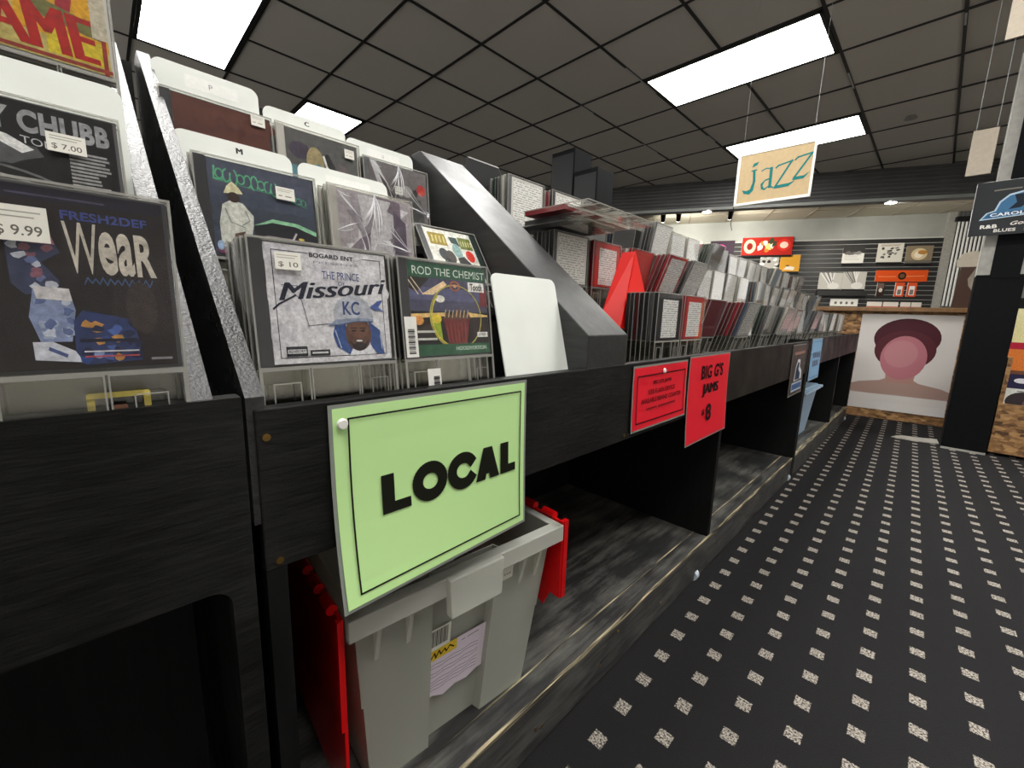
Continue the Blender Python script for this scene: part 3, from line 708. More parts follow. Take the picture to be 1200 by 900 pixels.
# long middle bin
b2 = thing('cd_bin', 'long black wooden CD bin carrying the green and red signs', 'CD bin', (0, 0, 0), group='CD bins in a row')
Y0, Y1 = .092, 2.47
MB().box(FX - .018, FX, Y0, Y1, .552, .709).build('front_board', 'black_board', b2, .0015)
MB().box(FX - .018, FX, Y0, .110, .0, .552).build('front_stile', 'black_panel', b2)
MB().box(FX - .018, FX, Y0, Y1, .006, .108).build('kick_board', 'black_kick', b2)
MB().box(-.97, FX - .018, Y0, Y1, .095, .113).build('base_shelf', 'black_shelf', b2)
MB().box(FX - .0185, FX - .005, .110, Y1, .108, .1150).build('top_strip', 'black_kick', b2); MB().box(FX - .005, FX + .0005, .110, Y1, .108, .1155).build('edge_strip', 'worn_edge', b2, .001)
MB().box(FX - .05, FX - .047, .110, Y1, .113, .1142).build('edge_strip', 'worn_edge', b2)
MB().box(-.99, -.97, Y0, Y1, 0, 1.175).build('back_panel', 'black_panel', b2)
MB().prism(SIDE(), 'y', .0865, .1015).build('side_panel', 'black_slope', b2)
MB().prism([(FX - .02, .113), (FX - .02, .68), (-.97, .68), (-.97, .113)], 'y', .095, .1085).build('lower_side_panel', 'black_panel', b2)
MB().box(-.965, FX - .004, 1.322, 1.342, .113, .66).build('lower_divider', 'black_panel', b2)
MB().box(-.97, FX + .002, 2.455, 2.478, .0, .712).build('end_panel', 'black_panel', b2)
MB().prism([(FX - .002, .69), (FX - .002, .766), (-.93, 1.18), (-.97, 1.18), (-.97, .69)], 'y', .597, .727).build('sloped_divider', 'black_sloped_top', b2, .002)
LT = ((FX - .018, -.60, .675), (-.60, -.765, .795), (-.765, -.97, .915))
JT = ((FX - .018, -.662, .675), (-.662, -.79, .815), (-.79, -.97, .97))
for tiers, ya, yb in ((LT, .1015, .597), (JT, .727, 2.455)):
    for x1, x0, z in tiers:
        MB().box(x0, x1, ya, yb, z - .012, z).build('tier_shelf', 'black_panel', b2)
        MB().box(x0 - .010, x0, ya, yb, z - .012, min(z + .135, 1.17)).build('tier_riser', 'black_panel', b2)
for y, z in ((.100, .683), (.738, .563), (.104, .56), (.5, .05), (.52, .042), (.71, .047), (.78, .09), (1.0, .05), (1.7, .05)): screw(b2, y, z, 'brass')
for y in (1.245, 2.43): caster(b2, y)

# far bin
b3 = thing('cd_bin', 'far black wooden CD bin running to the poster partition', 'CD bin', (0, 0, 0), group='CD bins in a row')
Y2, Y3 = 2.485, 4.40
MB().box(FX - .018, FX, Y2 + .02, Y3, .578, .722).build('front_board', 'black_board', b3, .0015)
MB().box(FX - .018, FX, Y2 + .02, Y3, .006, .108).build('kick_board', 'black_kick', b3)
MB().box(-.97, FX - .018, Y2, Y3, .095, .113).build('base_shelf', 'black_shelf', b3)
MB().box(FX - .0185, FX + .0005, Y2 + .02, Y3, .108, .1155).build('edge_strip', 'worn_edge', b3)
MB().box(-.99, -.97, Y2, Y3, 0, 1.175).build('back_panel', 'black_panel', b3)
MB().box(-.97, FX + .002, Y2, Y2 + .02, .0, .715).build('end_panel', 'black_panel', b3)
MB().box(-.97, FX - .002, Y3 - .02, Y3, .0, .715).build('end_panel', 'black_panel', b3)
MB().box(-.965, FX - .004, 3.55, 3.57, .113, .66).build('lower_divider', 'black_panel', b3)
for x1, x0, z in JT:
    MB().box(x0, x1, Y2 + .02, Y3 - .02, z - .012, z).build('tier_shelf', 'black_panel', b3)
    MB().box(x0 - .010, x0, Y2 + .02, Y3 - .02, z - .012, min(z + .135, 1.17)).build('tier_riser', 'black_panel', b3)
caster(b3, 4.36)

# ------------------------------------------------------------------ signs pinned to the bins
def pin(parent, y, z, x=.002, r=.006):
    o = MB().cyl((y, z), r, 'x', x, x + .003, 14, r * .75).build('push_pin', 'paper', parent)
plain('green_paper', 'c6efa2', .42); plain('red_paper', 'e8102c', .4); plain('laminate_edge', (.25, .27, .24), .3); plain('blue_paper', '86b6dc', .5)
def sheet_sign(name, label, w, h, loc, mat, art, warp=None, gloss='print', poff=.0022):
    o = thing(name, label, 'sign', loc)
    wf = warp or (lambda u, v: 0.)
    p = Print(w, h, wf); nx, ny = 12, 10
    for t, mm, nm, mg in ((.0, 'laminate_edge', 'laminate', .004), (.0006, mat, 'paper_sheet', 0.)):
        mb = MB(); p.x = t
        for a in range(ny):
            for b in range(nx):
                q = [(b / nx, a / ny), ((b + 1) / nx, a / ny), ((b + 1) / nx, (a + 1) / ny), (b / nx, (a + 1) / ny)]
                mb.poly([(lambda P: (P[0], P[1] * (1 + mg / w * 2), (P[2] - h / 2) * (1 + mg / h * 2) + h / 2))(p._pt(*e)) for e in q])
        s = mb.build(nm, mm, o); md = s.modifiers.new('thick', 'SOLIDIFY'); md.thickness = .0004; md.offset = -1
        bm = bmesh.new(); bm.from_mesh(s.data); bmesh.ops.remove_doubles(bm, verts=bm.verts, dist=1e-6); bm.to_mesh(s.data); bm.free()
    p = Print(w, h, wf, x=poff); art(p); p.build('lettering', o, gloss); return o
def art_local(p):
    K = '17170f'
    p.frame(.055, .055, .965, .945, .007, K)
    xs = [(.18, .33), (.345, .53), (.55, .725), (.735, .875), (.885, .985)]
    V = lambda v: .405 + (v - .39) * .86
    p.tu = (.030, .962)
    def ell_(x0, x1): p.poly([(x0, V(.39)), (x1, V(.39)), (x1, V(.455)), (x0 + .058, V(.455)), (x0 + .058, V(.635)), (x0, V(.635))], K)
    ell_(.150, .285); ell_(.825, .935)
    p.arc(.388, V(.512), .066, .080, 0, 2 * PI, .052, K, 36)
    p.arc(.577, V(.512), .066, .080, .62, 2 * PI - .62, .052, K, 30)
    p.poly([(.655, V(.39)), (.717, V(.39)), (.765, V(.635)), (.706, V(.635))], K); p.poly([(.752, V(.39)), (.815, V(.39)), (.765, V(.635)), (.706, V(.635))], K); p.rect(.69, V(.432), .78, V(.480), K)
def warp_local(u, v): return .017 * max(0, 1 - u * .85) * max(0, (.75 - v) / .75) ** 2 + .004 * (1 - v)
s = sheet_sign('local_sign', 'large green laminated sign reading LOCAL pinned to the bin', .278, .212, (FX + .002, .297, .489), 'green_paper', art_local, warp_local)
pin(s, -.130, .196, .003)
def art_red1(p):
    K = '52060f'; p.frame(.05, .10, .95, .86, .012, K)
    p.text("BIG G'S JAMS", .32, .68, .66, .76, K, fat=.003); p.text('USB FLASH DEVICE', .24, .54, .74, .62, K, .02)
    p.text('AVAILABLE BEHIND COUNTER', .12, .40, .88, .48, K, .02); p.line([(.22, .30), (.40, .305)], .016, '8a1420'); p.line([(.43, .305), (.76, .31)], .016, '8a1420')
s = sheet_sign('red_sign', 'wide red sign with four lines of small capitals pinned to bin', .255, .130, (FX + .002, .885, .568), 'red_paper', art_red1, lambda u, v: .004 * (1 - v) ** 2)
pin(s, 0, .117, .003)
def art_red2(p):
    K = '1a0206'
    p.text("BIG G'S", .26, .73, .82, .90, K, .03); p.text('JAMS', .32, .51, .71, .67, K, fat=.011); p.text('$', .33, .285, .40, .36, K, .02); p.text('8', .43, .20, .57, .41, K, .03)
sheet_sign('red_sign', "taller red sign reading BIG G'S JAMS $8 on the bin", .280, .222, (FX + .002, 1.168, .482), 'red_paper', art_red2, lambda u, v: .008 * (1 - v) ** 2 + .002)
plain('dark_paper', '3a2f2c', .4)
def art_dark(p):
    p.line([(.14, .84), (.5, .845), (.92, .85)], .05, 'a0786e'); p.line([(.2, .92), (.8, .93)], .02, '7a5a54')
    p.poly([(.25, .28), (.3, .55), (.42, .72), (.62, .70), (.60, .56), (.80, .46), (.82, .30)], 'd7d9dc'); p.poly([(.3, .3), (.34, .52), (.44, .66), (.56, .64), (.52, .5), (.68, .42), (.68, .3)], '2c3d55')
    p.rect(.12, .07, .88, .25, 'b9c6d6'); p.rect(.15, .10, .85, .22, '3f5f8c')
sheet_sign('category_sign', 'dark brown sign with white emblem at the middle bin end', .255, .222, (FX + .002, 2.25, .475), 'dark_paper', art_dark, lambda u, v: .004 * (1 - v))
def art_blue(p):
    p.frame(.06, .06, .94, .94, .01, '5a86b0'); [p.line([(.22 + .15 * k, .56), (.22 + .15 * k, .66)], .07, '6a6480') for k in range(5)]; [p.line([(.25 + .15 * k, .35), (.25 + .15 * k, .45)], .07, '6a6480') for k in range(4)]
sheet_sign('category_sign', 'light blue sign hanging on the far bin', .262, .208, (FX + .002, 2.65, .508), 'blue_paper', art_blue, lambda u, v: .003 * (1 - v))

# ------------------------------------------------------------------ storage totes under the bins
tb = thing('storage_tote', 'clear plastic storage tote with red flip lids under LOCAL sign', 'storage tote', (-.585, .372, .1135), (0, 0, R(-4)))
H = .322; a0, b0, a1, b1_ = .115, .146, .150, .172     # half depth (x), half width (y) at bottom and top
def ringpts(t, k=0.):
    a = a0 + (a1 - a0) * t; b = b0 + (b1_ - b0) * t
    # front wall has a recessed middle bay
    return [(-a, -b), (a - k, -b), (a - k, -b * .36), (a - k - .016, -b * .33), (a - k - .016, b * .30), (a - k, b * .33), (a - k, b), (-a, b)]
mb = MB()
lv = [(t, [(*q, H * t) for q in ringpts(t)]) for t in (0, .5, 1)]
for (ta, A), (tb2, Bp) in zip(lv[:-1], lv[1:]):
    n = len(A)
    for i in range(n):
        j = (i + 1) % n; mb.poly([A[i], A[j], Bp[j], Bp[i]])
mb.poly([q for q in lv[0][1]][::-1])
o = mb.build('tote_body', 'tub_plastic', tb); md = o.modifiers.new('thick', 'SOLIDIFY'); md.thickness = .0025
A1, B1 = a1 + .018, b1_ + .014
mb = MB()
def rim(z0, z1, pa, pb, th=.003):
    return mb.box(pa - th, pa, -pb, pb, z0, z1).box(-pa, -pa + th, -pb, pb, z0, z1).box(-pa, pa, -pb, -pb + th, z0, z1).box(-pa, pa, pb - th, pb, z0, z1)
rim(H - .026, H + .002, A1, B1); mb.box(a1 - .002, A1, -B1, B1, H - .001, H + .003).box(-A1, -a1 + .002, -B1, B1, H - .001, H + .003).box(-A1, A1, -B1, -b1_ + .002, H - .001, H + .003).box(-A1, A1, b1_ - .002, B1, H - .001, H + .003)
mb.build('rim', 'tub_rim', tb, .0015)
MB().prism([(-.050, H - .056), (.040, H - .056), (.043, H + .004), (-.053, H + .004)], 'x', A1 - .004, A1 + .010).build('latch_tab', 'tub_rim', tb, .002)
for y in (-.145, -.100, .105, .140):
    MB().prism([(a1 - .004, H - .085), (a1 + .012, H - .024), (a1 - .004, H - .024)], 'y', y - .003, y + .003).build('rib', 'tub_rim', tb)
for sgn, nm in ((-1, 'red lid flap hanging down the left end'), (1, 'red lid flap hanging down the right end')):
    f = thing('lid_flap', None, None); f.parent = tb; f.location = (0, sgn * (B1 + .004), H + .004); f.rotation_euler = (R(sgn * (7 if sgn > 0 else 5)), 0, 0)
    bpy.data.objects.remove(f)
    mb = MB(); t = sgn
    # stepped hanging panel with raised border and interlocking teeth at the lower edge
    zt = H + .006
    f = MB().prism([(-A1 + .01, zt), (A1 - .006, zt), (A1 - .006, zt - .150), (A1 - .03, zt - .150), (A1 - .045, zt - .185), (A1 - .09, zt - .165), (.03, zt - .195), (-.03, zt - .165), (-.08, zt - .195), (-A1 + .01, zt - .17)], 'y', 0, .004).build('lid_flap', 'red_lid', tb, .001)
    f['label'] = nm
    f.location = (0, sgn * (B1 + .003) - (.004 if sgn < 0 else 0), 0)
    f.rotation_euler = (0, 0, 0)
    MB().box(A1 - .012, A1 - .004, -.004 if sgn < 0 else .004, .014 if sgn > 0 else .0, zt - .150, zt).build('flap_border', 'red_lid', f)
    for k in range(6):
        x = -A1 + .03 + k * .05
        MB().cyl((.002 * sgn + (.0 if sgn < 0 else .002), zt + .002), .007, 'x', x, x + .028, 10).build('hinge_knuckle', 'red_lid', f)
    if sgn < 0:   # the left flap hangs lower at full lid length
        MB().prism([(A1 - .006, zt - .150), (A1 - .006, .03), (A1 - .03, .02), (A1 - .05, .05), (-A1 + .05, .05), (-A1 + .01, zt - .17)], 'y', 0, .004).build('lower_flap', 'red_lid', f)
MB().box(-.12, .08, -.14, .14, .004, .10).build('contents', 'brown_board', tb)['label'] = 'dark contents seen through the clear side'
def on_front(y, z): t = z / H; return a0 + (a1 - a0) * t - .016
# paper note, barcode and small sticker on the front of the tote
tilt = math.atan2(a1 - a0, H)
p = Print(.112, .098)
p.poly([(0, .06), (.12, .10), (.3, -.02), (.5, .06), (.7, .02), (.86, .1), (1., .1), (1., 1.), (0, 1.)], 'dcd0dc')
p.poly([(.03, .80), (.48, .80), (.48, 1.), (.03, 1.)], 'e0bf3c'); p.line([(.07, .86), (.12, .94), (.14, .84), (.19, .95), (.22, .86), (.28, .93), (.31, .86), (.36, .94), (.43, .87)], .022, '3a2a06'); p.line([(.56, .90), (.62, .905)], .014, '6b6070'); p.line([(.66, .90), (.85, .91)], .014, '6b6070')
for k, v in enumerate((.70, .64, .54, .48, .38, .32, .26, .20)): p.line([(.06 + u * .08, v + .012 * math.sin(u * 1.7 + k)) for u in range(11)], .010, '7d7288')
o = p.build('price_note', tb, 'print', (on_front(0, .10) + .006, -.004, .083), (0, tilt, 0))
p = Print(.044, .040); p.rect(0, 0, 1, 1, 'e6e6dc'); p.rect(.1, .18, .9, .92, 'b9b9ae')
for k in range(15): p.line([(.13 + k * .052, .2), (.13 + k * .052, .9)], .012 + .02 * (k % 3 == 0), '2a2a28')
p.build('barcode_label', tb, 'print', (on_front(0, .2) + .0056, -.042, .180), (0, tilt, 0))
p = Print(.021, .022); p.rect(0, 0, 1, 1, 'd9d5cd'); [p.rect(.12 + .25 * i, .12 + .25 * j, .28 + .25 * i, .28 + .25 * j, '9a948c') for i in range(3) for j in range(3) if (i * 2 + j) % 2]
p.build('small_sticker', tb, 'print', (a1 - .001, .075, H - .062), (0, tilt, 0))

bt = thing('storage_tote', 'pale blue plastic storage tote under the far bin', 'storage tote', (-.66, 2.98, .1135))
mb = MB()
A = [(-.17, -.20, 0), (.17, -.20, 0), (.17, .20, 0), (-.17, .20, 0)]; Bq = [(-.20, -.23, .29), (.20, -.23, .29), (.20, .23, .29), (-.20, .23, .29)]
for i in range(4): j = (i + 1) % 4; mb.poly([A[i], A[j], Bq[j], Bq[i]])
mb.poly(A[::-1]); o = mb.build('tote_body', 'blue_tub_plastic', bt); md = o.modifiers.new('thick', 'SOLIDIFY'); md.thickness = .003
MB().box(-.225, .225, -.255, .255, .285, .300).build('tote_lid', 'blue_tub_plastic', bt, .003)
MB().box(-.20, .20, -.23, .23, .300, .308).build('lid_top', 'blue_tub_plastic', bt, .003)
# ------------------------------------------------------------------ compact discs in clear security keepers
W_, H_, T_ = .146, .190, .0128
PITCH = .0135
_shell = MB().box(-T_, -.0016, -.073, -.0722, .001, H_ - .001).box(-T_, -.0016, .0722, .073, .001, H_ - .001).box(-T_, -.0016, -.0722, .0722, H_ - .0012, H_ - .0004).box(-T_, -.0016, -.0722, .0722, .0004, .0012) \
    .box(-.0010, -.0004, -.0240, .0245, .003, .060).box(-T_, -T_ + .0006, -.0722, .0722, .003, .060)
def ring(mb, y0, y1, z0, z1, t, x0, x1):
    return mb.box(x0, x1, y0, y0 + t, z0, z1).box(x0, x1, y1 - t, y1, z0, z1).box(x0, x1, y0 + t, y1 - t, z0, z0 + t).box(x0, x1, y0 + t, y1 - t, z1 - t, z1)
_rail = ring(MB(), -.073, .073, 0, H_, .0017, -.0016, 0.); ring(_rail, -.0713, -.0265, .0017, .0615, .0011, -.0016, 0.); ring(_rail, -.0250, .0255, .0017, .0615, .0011, -.0016, 0.); ring(_rail, .0270, .0713, .0017, .0615, .0011, -.0016, 0.)
_rail.box(-.0016, 0, -.0713, .0713, .0615, .0642)
ring(_rail, -.062, -.036, .014, .048, .0012, -.0014, .0002); ring(_rail, .040, .060, .006, .046, .0008, -.0014, .0002)
KEEP = combine('keeper', [(_shell, 'clear_keeper'), (_rail, 'clear_rail')])
_r2 = ring(MB(), -.073, .073, 0, H_, .0017, -.0016, 0.).box(-.0016, 0, -.0713, .0713, .0615, .0642)
KEEPB = combine('keeper', [(_shell, 'clear_keeper'), (_r2, 'clear_rail')])
def case_mesh(mat):
    return MB().box(-.0117, -.0042, -.0708, .0708, .0648, .1876).box(-.0042, -.0010, -.0708, -.0590, .0648, .1876).mesh('jewel_case', mat)
CASE = {k: case_mesh('tray_' + k) for k in ('grey', 'smoke', 'red', 'maroon', 'green', 'white', 'blue', 'brown')}
LID = MB().box(-.0009, -.0004, -.0708, .0708, .0648, .1876).mesh('case_lid', 'clear_lid')
def booklet_mesh(mat): return MB().box(-.0041, -.0026, -.0580, .0680, .0668, .1858).mesh('booklet', mat)
plain('ins_red', 'c23a34', .5); plain('ins_grey', '6a6a68', .5); plain('ins_dark', '2a2a2c', .5); plain('ins_white', 'd8d6cf', .6); plain('ins_green', '4c5a50', .5); plain('ins_brown', '6f4f40', .5); plain('ins_blue', '5a6c80', .5); plain('ins_maroon', '7a343c', .5)
BOOK = {k: booklet_mesh('ins_' + k) for k in ('red', 'grey', 'dark', 'white', 'green', 'brown', 'blue', 'maroon')}
TRACK = MB().box(-.0024, -.0021, -.0500, .0600, .0700, .1790).mesh('track_sheet', 'track_paper')
TRACKS = MB().box(-.0024, -.0021, -.0400, .0500, .0720, .1720).mesh('track_sheet', 'track_paper')
STK = MB().box(.0002, .0005, -.010, .010, .075, .115).mesh('price_sticker', 'paper')
ORD = ['first', 'second', 'third', 'fourth', 'fifth', 'sixth', 'seventh', 'eighth', 'ninth', 'tenth', 'eleventh', 'twelfth', 'thirteenth', 'fourteenth', 'fifteenth', 'sixteenth']
def cd(label, loc, lean, case='smoke', face=None, book='grey', rz=0., small=False, group='cased CDs in the bins', sticker=False, roll=0., front=False):
    t = thing('cased_cd', label, 'CD', loc, (roll, R(lean), rz), group)
    obj('keeper', KEEP if (front or face) else KEEPB, t); obj('jewel_case', CASE[case], t)
    if face:
        obj('booklet', BOOK[book], t); obj('case_lid', LID, t)
        if face == 'track': obj('track_sheet', TRACKS if small else TRACK, t)
    if sticker: obj('price_sticker', STK, t)
    return t
def stack(where, tier_z, x, y, n, lean, case, face, book, small=False, cases=None, jit=.0025, front=True, slant=0.):
    """n cases one behind the other, front one at x; y = left edge; x falls towards the back"""
    rn = random.Random(int(y * 1000 + x * 77)); c = math.cos(R(lean))
    for k in range(n):
        cc = cases[k % len(cases)] if cases else case
        lb = (f'front CD, {where}' if k == 0 else f'{ORD[k]} CD from the front, {where}')
        ln = lean + rn.uniform(-.12, .12)
        # a leaning case pivots on its lower front (forward lean) edge: keep its lowest edge on the shelf
        zz = tier_z + (T_ * math.sin(R(abs(ln))) if ln < 0 else 0) + .0004
        if ln > 0: zz = tier_z + T_ * math.sin(R(ln)) * 1.0 + .0004
        cd(lb, (x - k * PITCH / c, y + W_ / 2 + rn.uniform(-jit, jit), zz), ln, cc, face if k == 0 else None, book, R(rn.uniform(-.6, .6)), small, sticker=(k > 0 and rn.random() < .12))
T1, T2, T3 = .675, .815, .970
def col(tier, n): return f'{tier} tier, {n} stack past the sloped divider'
LOWER = [  # y, x, n, lean, case, book, face, small, cases
    (1.02, -.498, 7, 0, 'smoke', 'dark', 'track', True, ['smoke', 'grey', 'smoke', 'smoke', 'maroon', 'smoke']),
    (1.178, -.500, 3, 1, 'red', 'red', 'track', True, ['red', 'smoke', 'grey']),
    (1.372, -.545, 5, 15, 'maroon', 'maroon', 'plain', False, ['maroon', 'red', 'maroon', 'smoke']),
    (1.600, -.505, 8, 16, 'blue', 'white', 'track', False, ['blue', 'maroon', 'red', 'maroon', 'maroon', 'red', 'smoke']),
    (1.790, -.530, 4, 3, 'white', 'white', 'track', True, ['white', 'grey', 'smoke']),
    (2.00, -.520, 5, 12, 'green', 'grey', 'plain', False, ['grey', 'smoke', 'green', 'smoke']),
    (2.165, -.500, 8, 14, 'white', 'white', 'track', False, ['white', 'smoke', 'green', 'green', 'grey', 'smoke', 'grey']),
    (2.315, -.500, 5, 8, 'brown', 'white', 'plain', False, ['white', 'brown', 'maroon', 'brown'])]
MIDDLE = [
    (.815, -.680, 5, 0, 'smoke', 'white', 'track', False, ['smoke', 'smoke', 'grey', 'smoke']),
    (.985, -.680, 4, 0, 'maroon', 'red', 'track', True, ['red', 'smoke', 'maroon']),
    (1.155, -.700, 4, 12, 'red', 'red', 'plain', False, ['red', 'white', 'maroon']),
    (1.300, -.675, 6, 20, 'red', 'red', 'track', False, ['red', 'maroon', 'red', 'maroon']),
    (1.480, -.675, 5, 21, 'grey', 'white', 'track', False, ['grey', 'maroon', 'smoke', 'maroon']),
    (1.740, -.695, 3, 2, 'smoke', 'white', 'track', False, ['smoke', 'blue', 'smoke']),
    (1.890, -.695, 3, 3, 'white', 'white', 'track', False, ['white', 'smoke', 'grey']),
    (2.035, -.695, 3, 5, 'smoke', 'white', 'track', False, ['smoke', 'grey']),
    (2.225, -.695, 4, 3, 'green', 'white', 'track', False, ['white', 'green', 'smoke'])]
UPPER = [
    (.805, -.835, 6, 0, 'grey', 'white', 'track', False, ['grey', 'white', 'grey', 'smoke', 'green']),
    (.985, -.835, 4, 0, 'maroon', 'white', 'track', False, ['smoke', 'red', 'maroon']),
    (1.15, -.845, 3, 0, 'smoke', 'grey', 'plain', False, ['smoke', 'grey']),
    (1.32, -.845, 4, 6, 'smoke', 'dark', 'plain', False, ['smoke', 'blue', 'smoke']),
    (1.545, -.825, 4, 10, 'grey', 'white', 'track', False, ['grey', 'smoke', 'smoke', 'grey']),
    (1.765, -.835, 2, 2, 'white', 'white', 'track', False, None),
    (1.925, -.835, 2, 2, 'white', 'white', 'track', False, None),
    (2.12, -.830, 5, 16, 'green', 'grey', 'plain', False, ['grey', 'green', 'smoke', 'green']),
    (2.29, -.835, 5, 4, 'maroon', 'grey', 'plain', False, ['grey', 'maroon', 'smoke', 'grey'])]
rn = random.Random(11)
pal = ['grey', 'smoke', 'white', 'smoke', 'grey', 'white', 'maroon', 'brown', 'green', 'blue', 'white']
for rows, x, tops in ((LOWER, -.500, 11), (MIDDLE, -.690, 11), (UPPER, -.835, 11)):
    y = 2.525
    while y + W_ < 4.37:
        lean = rn.choice((0, 3, 6, 10, 14))
        rows.append((y, x - rn.uniform(0, .03), rn.choice((3, 4, 4, 5)), lean, 'grey', rn.choice(('white', 'white', 'grey', 'brown', 'green', 'blue')), rn.choice(('track', 'plain')), False, [rn.choice(pal) for _ in range(5)]))
        y += .150 + (0. if rn.random() < .7 else .02)
for rows, tz, nm in ((LOWER, T1, 'lower'), (MIDDLE, T2, 'middle'), (UPPER, T3, 'upper')):
    for q, (y, x, n, lean, case, book, face, small, cases) in enumerate(rows):
        ordn = ORD[q] if q < 16 else ['seventeenth', 'eighteenth', 'nineteenth', 'twentieth', 'twenty-first', 'twenty-second'][q - 16]
        stack(col(nm, ordn), tz, x, y, n, lean, case, face, book, small, cases)

# flat pile of cases lying across the middle tier
def flat(label, x, y, z, rz, case, t=.0128):
    o = thing('cased_cd', label, 'CD', (x, y, z + T_), (0, 0, 0), 'flat pile of cased CDs')
    o.rotation_euler = (Matrix.Rotation(rz, 4, 'Z') @ Matrix.Rotation(-PI / 2, 4, 'Y')).to_euler()
    obj('keeper', KEEP, o); obj('jewel_case', CASE[case], o); obj('booklet', BOOK['grey'], o); obj('case_lid', LID, o); return o
PZ = T2 + H_ + .003
flat('lowest clear CD lying flat on the middle tier pile', -.600, .885, PZ, R(2), 'smoke')
flat('second clear CD lying flat in the pile', -.588, .878, PZ + .0131, R(-1), 'grey')
flat('upper left clear CD lying flat on the pile', -.555, .845, PZ + .0262, R(0), 'red')
flat('upper right clear CD lying flat on the pile', -.555, .993, PZ + .0262, R(1), 'white')

# folded red divider card
rc = thing('divider_card', 'bright red folded divider card standing in the lower tier', 'divider card', (0, 0, 0))
B1p, B2p, T1p, T2p, Rp = Vector((-.648, .990, .802)), Vector((-.600, 1.014, .770)), Vector((-.638, 1.06, .975)), Vector((-.618, 1.094, .980)), Vector((-.612, 1.154, .872))
MB().slab([B1p, B2p, T2p], .003).slab([B1p, T2p, T1p], .003).build('left_leaf', 'red_card', rc)
MB().slab([T2p, B2p, Vector((-.602, 1.14, .74)), Rp], .003).build('right_leaf', 'red_card', rc)
wc = thing('divider_card', 'white card standing under the red folded card', 'divider card', (0, 0, 0))
MB().slab([(-.650, .998, .676), (-.597, 1.016, .676), (-.600, 1.012, .769), (-.648, .992, .800)], .003).build('card', 'white_card', wc)

# ------------------------------------------------------------------ the LOCAL compartment and the bin beside it: front CDs with their covers
def hero(label, loc, lean, art, case='smoke', n=1, behind='', w=.126, h=.119, sticker=None, rz=0., film=False, cases=None, keeper=True):
    t = cd(label, loc, lean, case, None, 'grey', rz, front=True)
    if not keeper: bpy.data.objects.remove([c for c in t.children if c.name.startswith('keeper')][0])
    obj('booklet', BOOK['white'], t); 
    p = Print(w, h, x=-.0025); art(p); p.build('cover_art', t, 'print_photo', (0, .005, .0668))
    obj('case_lid', LID, t)
    if film:
        bm = bmesh.new(); rr = random.Random(3); nx, nz = 44, 38
        ks = [(rr.uniform(-9, 9), rr.uniform(-9, 9), rr.uniform(0, 6)) for _ in range(5)] + [(16, 5, 1.), (-7, 13, 2.)]
        fold = lambda a, b: .0012 + .0004 * sum(abs(math.sin(kx * a + kz * b + ph)) ** 3 for kx, kz, ph in ks) * (.35 + .65 * abs(math.sin(2.2 * a + 1.3 * b)))
        vs = [[bm.verts.new((.0006 + fold(i / nx, j / nz), -.070 + .14 * i / nx, .066 + .120 * j / nz)) for j in range(nz + 1)] for i in range(nx + 1)]
        for i in range(nx):
            for j in range(nz): bm.faces.new((vs[i][j], vs[i + 1][j], vs[i + 1][j + 1], vs[i][j + 1]))
        me = bpy.data.meshes.new('shrink_wrap'); bm.to_mesh(me); bm.free(); me.materials.append(M['clear_film']); obj('shrink_wrap', me, t, smooth=True)
        cr = MB()
        for q in range(22):     # raised wrap creases, their bright glints painted white, fanning out from the corners
            cy, cz = rr.choice(((-.06, .18), (-.065, .12), (.0, .185), (.06, .10), (-.02, .075))); an = rr.uniform(-.5, .5) + math.atan2(.125 - cz, -cy); ln = rr.uniform(.02, .07); bend = rr.uniform(-.5, .5); wd = rr.uniform(.0004, .0012); pv = None
            for st in range(8):
                t2 = st / 7; aa = an + bend * t2; y2 = max(-.069, min(.069, cy + ln * t2 * math.cos(aa))); z2 = max(.067, min(.185, cz + ln * t2 * math.sin(aa))); w2 = wd * math.sin(PI * (t2 * .9 + .05)); nx2, nz2 = -math.sin(aa) * w2, math.cos(aa) * w2
                cu = ((.0052, y2 + nx2, z2 + nz2), (.0052, y2 - nx2, z2 - nz2), (.0060, y2, z2))
                if pv: cr.poly([pv[0], cu[0], cu[2], pv[2]]); cr.poly([pv[2], cu[2], cu[1], pv[1]])
                pv = cu
        tag(cr.build('wrap_crease_glints', 'crease_glint', t), kind='stuff')
    rn = random.Random(int(loc[1] * 999)); 
    for k in range(1, n):
        ln = lean + rn.uniform(-.12, .12); cc = (cases or ['smoke', 'grey', 'smoke'])[k % len(cases or [1, 2, 3])]
        cd(f'{ORD[k]} CD from the front, stacked behind {behind}', (loc[0] - k * PITCH - .0015, loc[1] + rn.uniform(-.002, .002), loc[2]), ln, cc)
    return t
def price(t, y, z, txt, w=.024, h=.017):
    p = Print(w, h, x=.0012); p.rect(0, 0, 1, 1, 'e9e6dc'); (p.text(txt, .12, .12, .88, .45, '6f6a62', .01) if len(txt) > 3 else p.line([(.15, .3), (.3, .3)], .06, '8a857c').line([(.5, .3), (.8, .3)], .06, '8a857c')); p.rows(.1, .68, .9, .82, 2, .03, 'a7a298', .2)
    p.build('price_sticker', t, 'print', (0, y, z))

